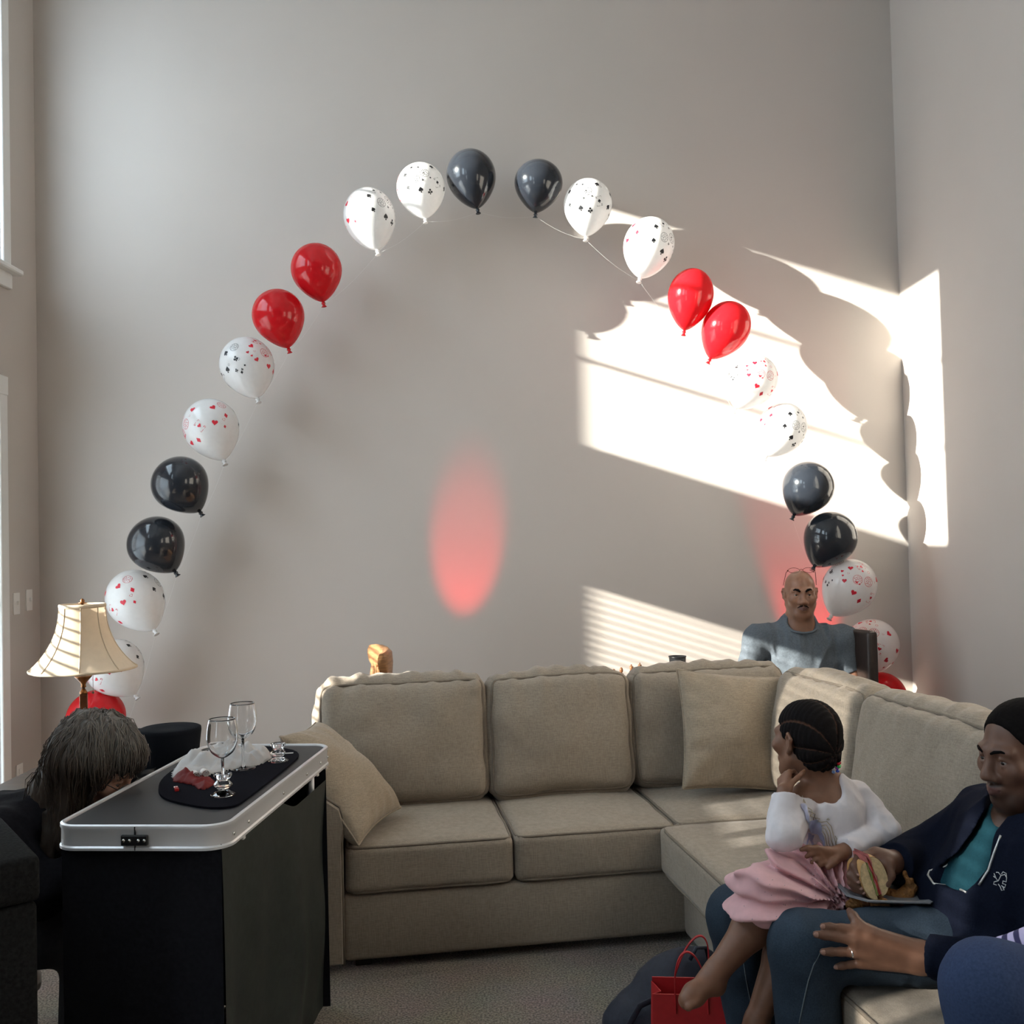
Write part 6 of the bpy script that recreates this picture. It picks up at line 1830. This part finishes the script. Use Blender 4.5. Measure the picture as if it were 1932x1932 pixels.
# ================================================================== PERSON AT THE RIGHT EDGE (only knee and sleeve in the picture)
tp_ = thing('person', (1.30, 1.95, 0.0), 'person in blue leggings and striped sleeve at the right edge, mostly out of view', 'person')
M_blueleg = material('blue_stretch_denim', (0.030, 0.048, 0.105), rough=0.85, spec=0.2, noise=0.15, nscale=200, bump=0.08, bscale=600)
def stripes():
    m = bpy.data.materials.new('lilac_navy_stripes'); m.use_nodes = True
    N = m.node_tree.nodes; L = m.node_tree.links; p = N['Principled BSDF']; tc = N.new('ShaderNodeTexCoord')
    mp = N.new('ShaderNodeMapping'); mp.inputs['Rotation'].default_value = (0, R(35), R(25)); L.new(tc.outputs['Object'], mp.inputs['Vector'])
    wv = N.new('ShaderNodeTexWave'); wv.inputs['Scale'].default_value = 14; wv.inputs['Distortion'].default_value = 1.2; L.new(mp.outputs[0], wv.inputs['Vector'])
    cr = N.new('ShaderNodeValToRGB'); cr.color_ramp.elements[0].color = (0.03, 0.03, 0.10, 1); cr.color_ramp.elements[0].position = 0.35; cr.color_ramp.elements[1].color = (0.55, 0.50, 0.75, 1); cr.color_ramp.elements[1].position = 0.6
    L.new(wv.outputs['Fac'], cr.inputs['Fac']); L.new(cr.outputs[0], p.inputs['Base Color']); p.inputs['Roughness'].default_value = 0.9
    return m
M_stripe = stripes()
f = Fr((1.40, 1.93, 1.08), (-0.95, 0.1, -0.05), 1.0)
nb3 = Vector((1.42, 1.93, 0.95)); ch3 = Vector((1.40, 1.93, 0.76)); pe3 = Vector((1.38, 1.93, 0.53))
K3 = at(1872, 1868, 1.98); A3 = Vector((0.86, 1.90, 0.12)); K4 = Vector((0.92, 1.80, 0.52)); A4 = Vector((0.92, 1.78, 0.09))
E3, W3 = Vector((1.24, 2.10, 0.76)), at(1885, 1815, 2.14)
W4 = Vector((1.05, 1.80, 0.64)); E4 = Vector((1.30, 1.72, 0.68))
B = Body(); add_head(B, f); B.cap(f.p((0, 0.028, -0.06)), nb3, 0.052, 0.058, 0.03)
def torso_t(B, e=0.0, k=0.05):
    B.cap(Vector((1.41, 1.79, 0.89)), Vector((1.41, 2.07, 0.89)), 0.06 + e, 0.06 + e, k); B.ell(ch3, (0.105 + e, 0.16 + e, 0.16 + e), None, k); B.cap(ch3, pe3, 0.105 + e, 0.13 + e, k)
torso_t(B)
B.chain([Vector((1.41, 2.08, 0.88)), E3, W3], [0.048, 0.038, 0.026], 0.03); hand_local(B, HF(W3, (-0.5, -0.2, -0.8), (-0.5, 0, 0.5), 0.9), (0.3, 0.3, 0.3, 0.3))
B.chain([Vector((1.41, 1.78, 0.88)), E4, W4], [0.048, 0.038, 0.026], 0.03); hand_local(B, HF(W4, (-0.9, 0.3, -0.15), (0, 0, 1), 0.9), (0.3, 0.3, 0.3, 0.3), flip=-1)
B.chain([Vector((1.33, 1.98, 0.56)), K3, A3], [0.08, 0.058, 0.04], 0.03); B.chain([Vector((1.33, 1.84, 0.53)), K4, A4], [0.08, 0.058, 0.04], 0.03)
for A in (A3, A4): B.cap(A + Vector((0.03, 0, -0.04)), A + Vector((-0.13, 0, -0.052)), 0.034, 0.027, 0.02)
B.build('body', M_skin_b, tp_, 0.006, skin_color(f, SK_B, (0.13, 0.05, 0.045)))
add_eyes(f, tp_)
lg = Body(disp=folds(0.004, 12, 91)); lg.chain([Vector((1.33, 1.98, 0.56)), K3, A3], [0.105, 0.088, 0.06], 0.03); lg.chain([Vector((1.33, 1.84, 0.53)), K4, A4], [0.10, 0.075, 0.06], 0.03); lg.cap(pe3 + Vector((0, -0.05, 0)), pe3 + Vector((0, 0.05, 0)), 0.14, 0.14, 0.03)
lg.build('leggings', M_blueleg, tp_, 0.007)
tt = Body(disp=folds(0.005, 12, 92)); torso_t(tt, 0.014)
for (S, E_, W) in ((Vector((1.41, 2.08, 0.88)), E3, W3), (Vector((1.41, 1.78, 0.88)), E4, W4)):
    sl = Body(); sl.chain([S, E_, W], [0.066, 0.056, 0.046], 0.03); sl.cut(E_.lerp(W, 1.03), (W - E_).normalized()); tt.group(sl, 0.03)
tt.build('striped_top', M_stripe, tp_, 0.007)
hb = Body(disp=lambda P: 0.004 * vnoise(P, 60.0)); f.ell(hb, (0, 0.025, 0.04), (0.088, 0.108, 0.092), 0.0); f.cap(hb, (0, 0.06, 0.0), (0, 0.08, -0.14), 0.075, 0.05, 0.03)
hb.sub(f.p((0.0, -0.10, -0.03)), np.array((0.10, 0.085, 0.085)) * f.s, f.r, 0.01)
hb.build('hair', M_blackhair, tp_, 0.007)
# ================================================================== FOOD, BAGS
M_tray = material('grey_foam_plate', (0.20, 0.21, 0.23), rough=0.5, noise=0.05, nscale=60)
M_bread = material('white_bread_crumb', (0.62, 0.48, 0.27), rough=0.9, noise=0.18, nscale=120, bump=0.5, bscale=250, bdist=0.003)
M_crust = material('golden_crust', (0.48, 0.27, 0.10), rough=0.6, noise=0.2, nscale=50, bump=0.15, bscale=120)
M_ham = material('pink_ham', (0.50, 0.16, 0.15), rough=0.5, noise=0.2, nscale=60)
M_lettuce = material('lettuce_green', (0.25, 0.30, 0.08), rough=0.6, noise=0.3, nscale=60)
M_tomato = material('tomato_red', (0.45, 0.03, 0.02), rough=0.35, noise=0.15, nscale=60)
M_fried = material('fried_batter', (0.30, 0.13, 0.035), rough=0.55, noise=0.4, nscale=70, bump=0.8, bscale=160, bdist=0.006)
M_fried2 = material('dark_fried_batter', (0.20, 0.075, 0.025), rough=0.55, noise=0.4, nscale=70, bump=0.8, bscale=160, bdist=0.006)
PZ = 0.634
pcx, pcy = at(1668, 1712, 2.60).x, 2.605
tray = thing('foam_plate', (pcx, pcy, PZ), 'grey foam plate of fried chicken balanced on the man\'s thigh', 'plate')
def oct_ring(rx, ry, z, ch=0.35):
    p = []
    for sx, sy in ((1, 1), (-1, 1), (-1, -1), (1, -1)):
        a = (sx * rx, sy * ry * (1 - ch)); b_ = (sx * rx * (1 - ch), sy * ry)
        p += [a, b_] if sx * sy > 0 else [b_, a]
    return [(x, y, z) for x, y in p]
rings = [oct_ring(0.075, 0.070, 0.0), oct_ring(0.105, 0.098, 0.014), oct_ring(0.115, 0.108, 0.016), oct_ring(0.115, 0.108, 0.019), oct_ring(0.103, 0.096, 0.018), oct_ring(0.074, 0.069, 0.004)]
vs = [Vector(p) for r_ in rings for p in r_]; fs = []
for i in range(5):
    for k in range(8): fs.append((i * 8 + k, i * 8 + (k + 1) % 8, (i + 1) * 8 + (k + 1) % 8, (i + 1) * 8 + k))
fs += [tuple(range(7, -1, -1)), tuple(40 + k for k in range(8))]
MB(Matrix.Translation((pcx, pcy, PZ)) @ Matrix.Rotation(R(3), 4, 'Y')).add(vs, fs).build('dish', M_tray, tray, smooth=False)
def chicken(name, pts, rs_, mat, label, seed):
    off = np.random.default_rng(seed).random(3) * 9
    b = Body(disp=lambda P: 0.004 * vnoise(P + off, 70.0) + 0.002 * vnoise(P + off, 170.0))
    b.chain(pts, rs_, 0.012); o = b.build(name, mat, None, 0.0028)
    return tag(o, label, 'food', 'fried chicken on the plate')
z0 = PZ + 0.022
def P_(px, py, y=2.58): return at(px, py, y)
chicken('fried_chicken', [P_(1602, 1706), P_(1622, 1704)], [0.010, 0.013], M_fried, 'small fried piece at the left end of the plate', 1)
chicken('fried_chicken', [P_(1632, 1700), P_(1650, 1696), P_(1662, 1702)], [0.014, 0.020, 0.015], M_fried2, 'dark fried chicken lump under the sandwich', 2)
chicken('fried_chicken', [P_(1652, 1707, 2.545), P_(1668, 1705, 2.545)], [0.012, 0.014], M_fried, 'light fried piece at the front of the plate', 3)
chicken('fried_chicken', [P_(1676, 1690, 2.60), P_(1692, 1694, 2.59), P_(1708, 1690, 2.59), P_(1718, 1676, 2.59), P_(1716, 1660, 2.59), P_(1707, 1645, 2.59)], [0.018, 0.017, 0.016, 0.012, 0.009, 0.004], M_fried, 'fried chicken wing with its tip pointing up', 4)
sc = P_(1700, 1708, 2.56)
tag(MB(Matrix.Translation(sc)).lathe([(0.012, -0.018), (0.018, 0.0), (0.019, 0.002), (0.016, 0.001), (0.0001, -0.004)], 20).build('sauce_cup', M_tomato), 'small cup of red sauce on the plate', 'sauce cup')
q = P_(1710, 1714, 2.53)
tag(MB(Matrix.Translation(q) @ Matrix.Rotation(0.7, 4, 'Y')).box((-0.004, -0.003, -0.013), (0.004, 0.003, 0.013), 0.002).build('celery_stick', M_plastic_white, smooth=False), 'short white stick at the right end of the plate', 'food')
# sandwich in the man's right hand
sw = thing('sandwich', at(1646, 1654, 2.56), 'half a sub sandwich with pink ham held in the man\'s hand', 'sandwich')
SWM = Matrix.Translation(at(1647, 1652, 2.535)) @ Matrix.Rotation(R(-17), 4, 'Y') @ Matrix.Rotation(R(12), 4, 'Z')
def bread_half(x0, x1, zc, hz_, name):
    """a half loaf: D-shaped section in x-z, running back along y"""
    sec = []
    n = 16
    for i in range(n + 1):
        a = -math.pi / 2 + math.pi * i / n
        sec.append((x0 + (x1 - x0) * math.cos(a) ** 0.8 if math.cos(a) > 1e-6 else x0, zc + hz_ * math.sin(a)))
    m = len(sec); vs = []
    for (y, s) in ((0.0, 1.0), (0.02, 1.02), (0.05, 0.98), (0.07, 0.86), (0.082, 0.6), (0.086, 0.2)):
        for (x, z) in sec: vs.append(Vector((x0 + (x - x0) * s, y, zc + (z - zc) * s)))
    fs = [(i * m + k, i * m + (k + 1) % m, (i + 1) * m + (k + 1) % m, (i + 1) * m + k) for i in range(5) for k in range(m)]
    fs.append(tuple(5 * m + k for k in range(m)))
    h = MB(SWM).add(vs, fs).build(name, M_crust, sw, auto=60)
    face = [Vector((x0 + (x - x0) * 0.97, -0.0012, zc + (z - zc) * 0.97)) for (x, z) in sec]
    back = [Vector((v.x, 0.004, v.z)) for v in face]
    fs2 = [tuple(range(m)), tuple(range(2 * m - 1, m - 1, -1))] + [(k, (k + 1) % m, m + (k + 1) % m, m + k) for k in range(m)]
    MB(SWM).add(face + back, fs2).build('crumb_face', M_bread, h, smooth=False)
bread_half(0.006, 0.036, -0.006, 0.050, 'bread_half'); bread_half(-0.008, -0.034, -0.010, 0.048, 'bread_half')
for k, (x, mt, top, nm) in enumerate(((0.0038, M_ham, 0.054, 'ham_slice'), (0.000, M_tomato, 0.040, 'tomato_slice'), (-0.0025, M_ham, 0.050, 'ham_slice'), (-0.0052, M_lettuce, 0.036, 'lettuce_leaf'))):
    vs = []; n = 14
    for i in range(n + 1):
        z = -0.048 + (top + 0.048) * i / n
        w = 0.0012 * math.sin(i * 1.3 + k)
        for y in (-0.004 + 0.002 * math.sin(i * 0.9 + k), 0.06): vs += [Vector((x + w - 0.0012, y, z)), Vector((x + w + 0.0012, y, z))]
    fs = []
    for i in range(n):
        a = i * 4; b_ = a + 4
        fs += [(a, b_, b_ + 1, a + 1), (a + 2, a + 3, b_ + 3, b_ + 2), (a, a + 2, b_ + 2, b_), (a + 1, b_ + 1, b_ + 3, a + 3)]
    MB(SWM).add(vs, fs).build(nm, mt, sw)

# red tote bag on the carpet
M_redleather = material('red_leatherette', (0.42, 0.018, 0.022), rough=0.42, noise=0.08, nscale=60, bump=0.1, bscale=250)
tc_ = atz(1292, 1925, 0.14); TY = 2.95
tote = thing('tote_bag', (0.475, TY, 0.0), 'red leatherette tote bag standing by the man\'s feet', 'bag')
TBM = Matrix.Translation((0.475, TY, 0.0)) @ Matrix.Rotation(R(-6), 4, 'Z')
W_, D_, H_ = 0.115, 0.055, 0.262
def panel(pts, name, th_=0.004, parent=tote):
    o = MB(TBM).add([Vector(p) for p in pts], [(0, 1, 2, 3)]).build(name, M_redleather, parent, smooth=False)
    s_ = o.modifiers.new('thickness', 'SOLIDIFY'); s_.thickness = th_; return o
panel([(-W_, -D_, 0), (W_, -D_, 0), (W_ * 0.93, -D_ * 0.8, H_), (-W_ * 0.93, -D_ * 0.8, H_)], 'front_panel')
panel([(W_, D_, 0), (-W_, D_, 0), (-W_ * 0.93, D_ * 0.8, H_ + 0.012), (W_ * 0.93, D_ * 0.8, H_ + 0.012)], 'rear_panel')
for s in (-1, 1):
    o = MB(TBM).add([Vector((s * W_, -D_, 0)), Vector((s * W_, D_, 0)), Vector((s * W_ * 0.80, 0, 0)), Vector((s * W_ * 0.93, -D_ * 0.8, H_)), Vector((s * W_ * 0.93, D_ * 0.8, H_)), Vector((s * W_ * 0.72, 0, H_ - 0.01))], [(0, 2, 5, 3), (2, 1, 4, 5)]).build('gusset', M_redleather, tote, smooth=False)
    s_ = o.modifiers.new('thickness', 'SOLIDIFY'); s_.thickness = 0.003
panel([(-W_, -D_, 0.004), (W_, -D_, 0.004), (W_, D_, 0.004), (-W_, D_, 0.004)], 'bottom_panel')
for s, tilt in ((-1, -0.01), (1, 0.035)):
    pts = []
    for i in range(25):
        a = math.pi * i / 24
        pts.append(Vector((-0.045 * math.cos(a) + tilt * math.sin(a), s * D_ * 0.85 + 0.012 * s * math.sin(a), H_ - 0.05 + (0.05 + 0.125 * math.sin(a)) if 0 < i < 24 else H_ - 0.05)))
    # flat strap
    vs = []
    for i, p in enumerate(pts):
        t = (pts[min(i + 1, 24)] - pts[max(i - 1, 0)]).normalized(); w = Vector((0, 1, 0)); n_ = t.cross(w).normalized()
        for (a, c) in ((-0.009, 0.0018), (0.009, 0.0018), (0.009, -0.0018), (-0.009, -0.0018)): vs.append(p + w * a * 0.55 + n_ * c * 1.0 + t.cross(n_) * 0)
    fs = [(i * 4 + k, i * 4 + (k + 1) % 4, i * 4 + 4 + (k + 1) % 4, i * 4 + 4 + k) for i in range(24) for k in range(4)]
    MB(TBM).add(vs, fs).build('handle', M_redleather, tote)
# navy rucksack behind it
M_navycloth = material('navy_nylon', (0.016, 0.019, 0.032), rough=0.7, noise=0.2, nscale=80, bump=0.2, bscale=300)
bag = thing('rucksack', (0.47, 3.16, 0.0), 'slumped navy rucksack behind the red tote bag', 'bag')
bb = Body(disp=folds(0.010, 10, 41)); bb.ell((0.50, 3.17, 0.12), (0.17, 0.10, 0.17), None, 0.05); bb.ell((0.40, 3.15, 0.07), (0.17, 0.10, 0.10), None, 0.06); bb.cut((0, 0, 0.002), (0, 0, -1))
bb.build('sack', M_navycloth, bag, 0.006)
MB().tube([(0.42, 3.06, 0.20), (0.34, 3.05, 0.17), (0.29, 3.06, 0.08), (0.27, 3.07, 0.015)], 0.010, 8, flat=0.4).build('shoulder_strap', M_navycloth, bag)
MB().tube([(0.50, 3.10, 0.28), (0.52, 3.10, 0.315), (0.55, 3.11, 0.31), (0.56, 3.12, 0.27)], 0.006, 8).build('grab_loop', M_navycloth, bag)
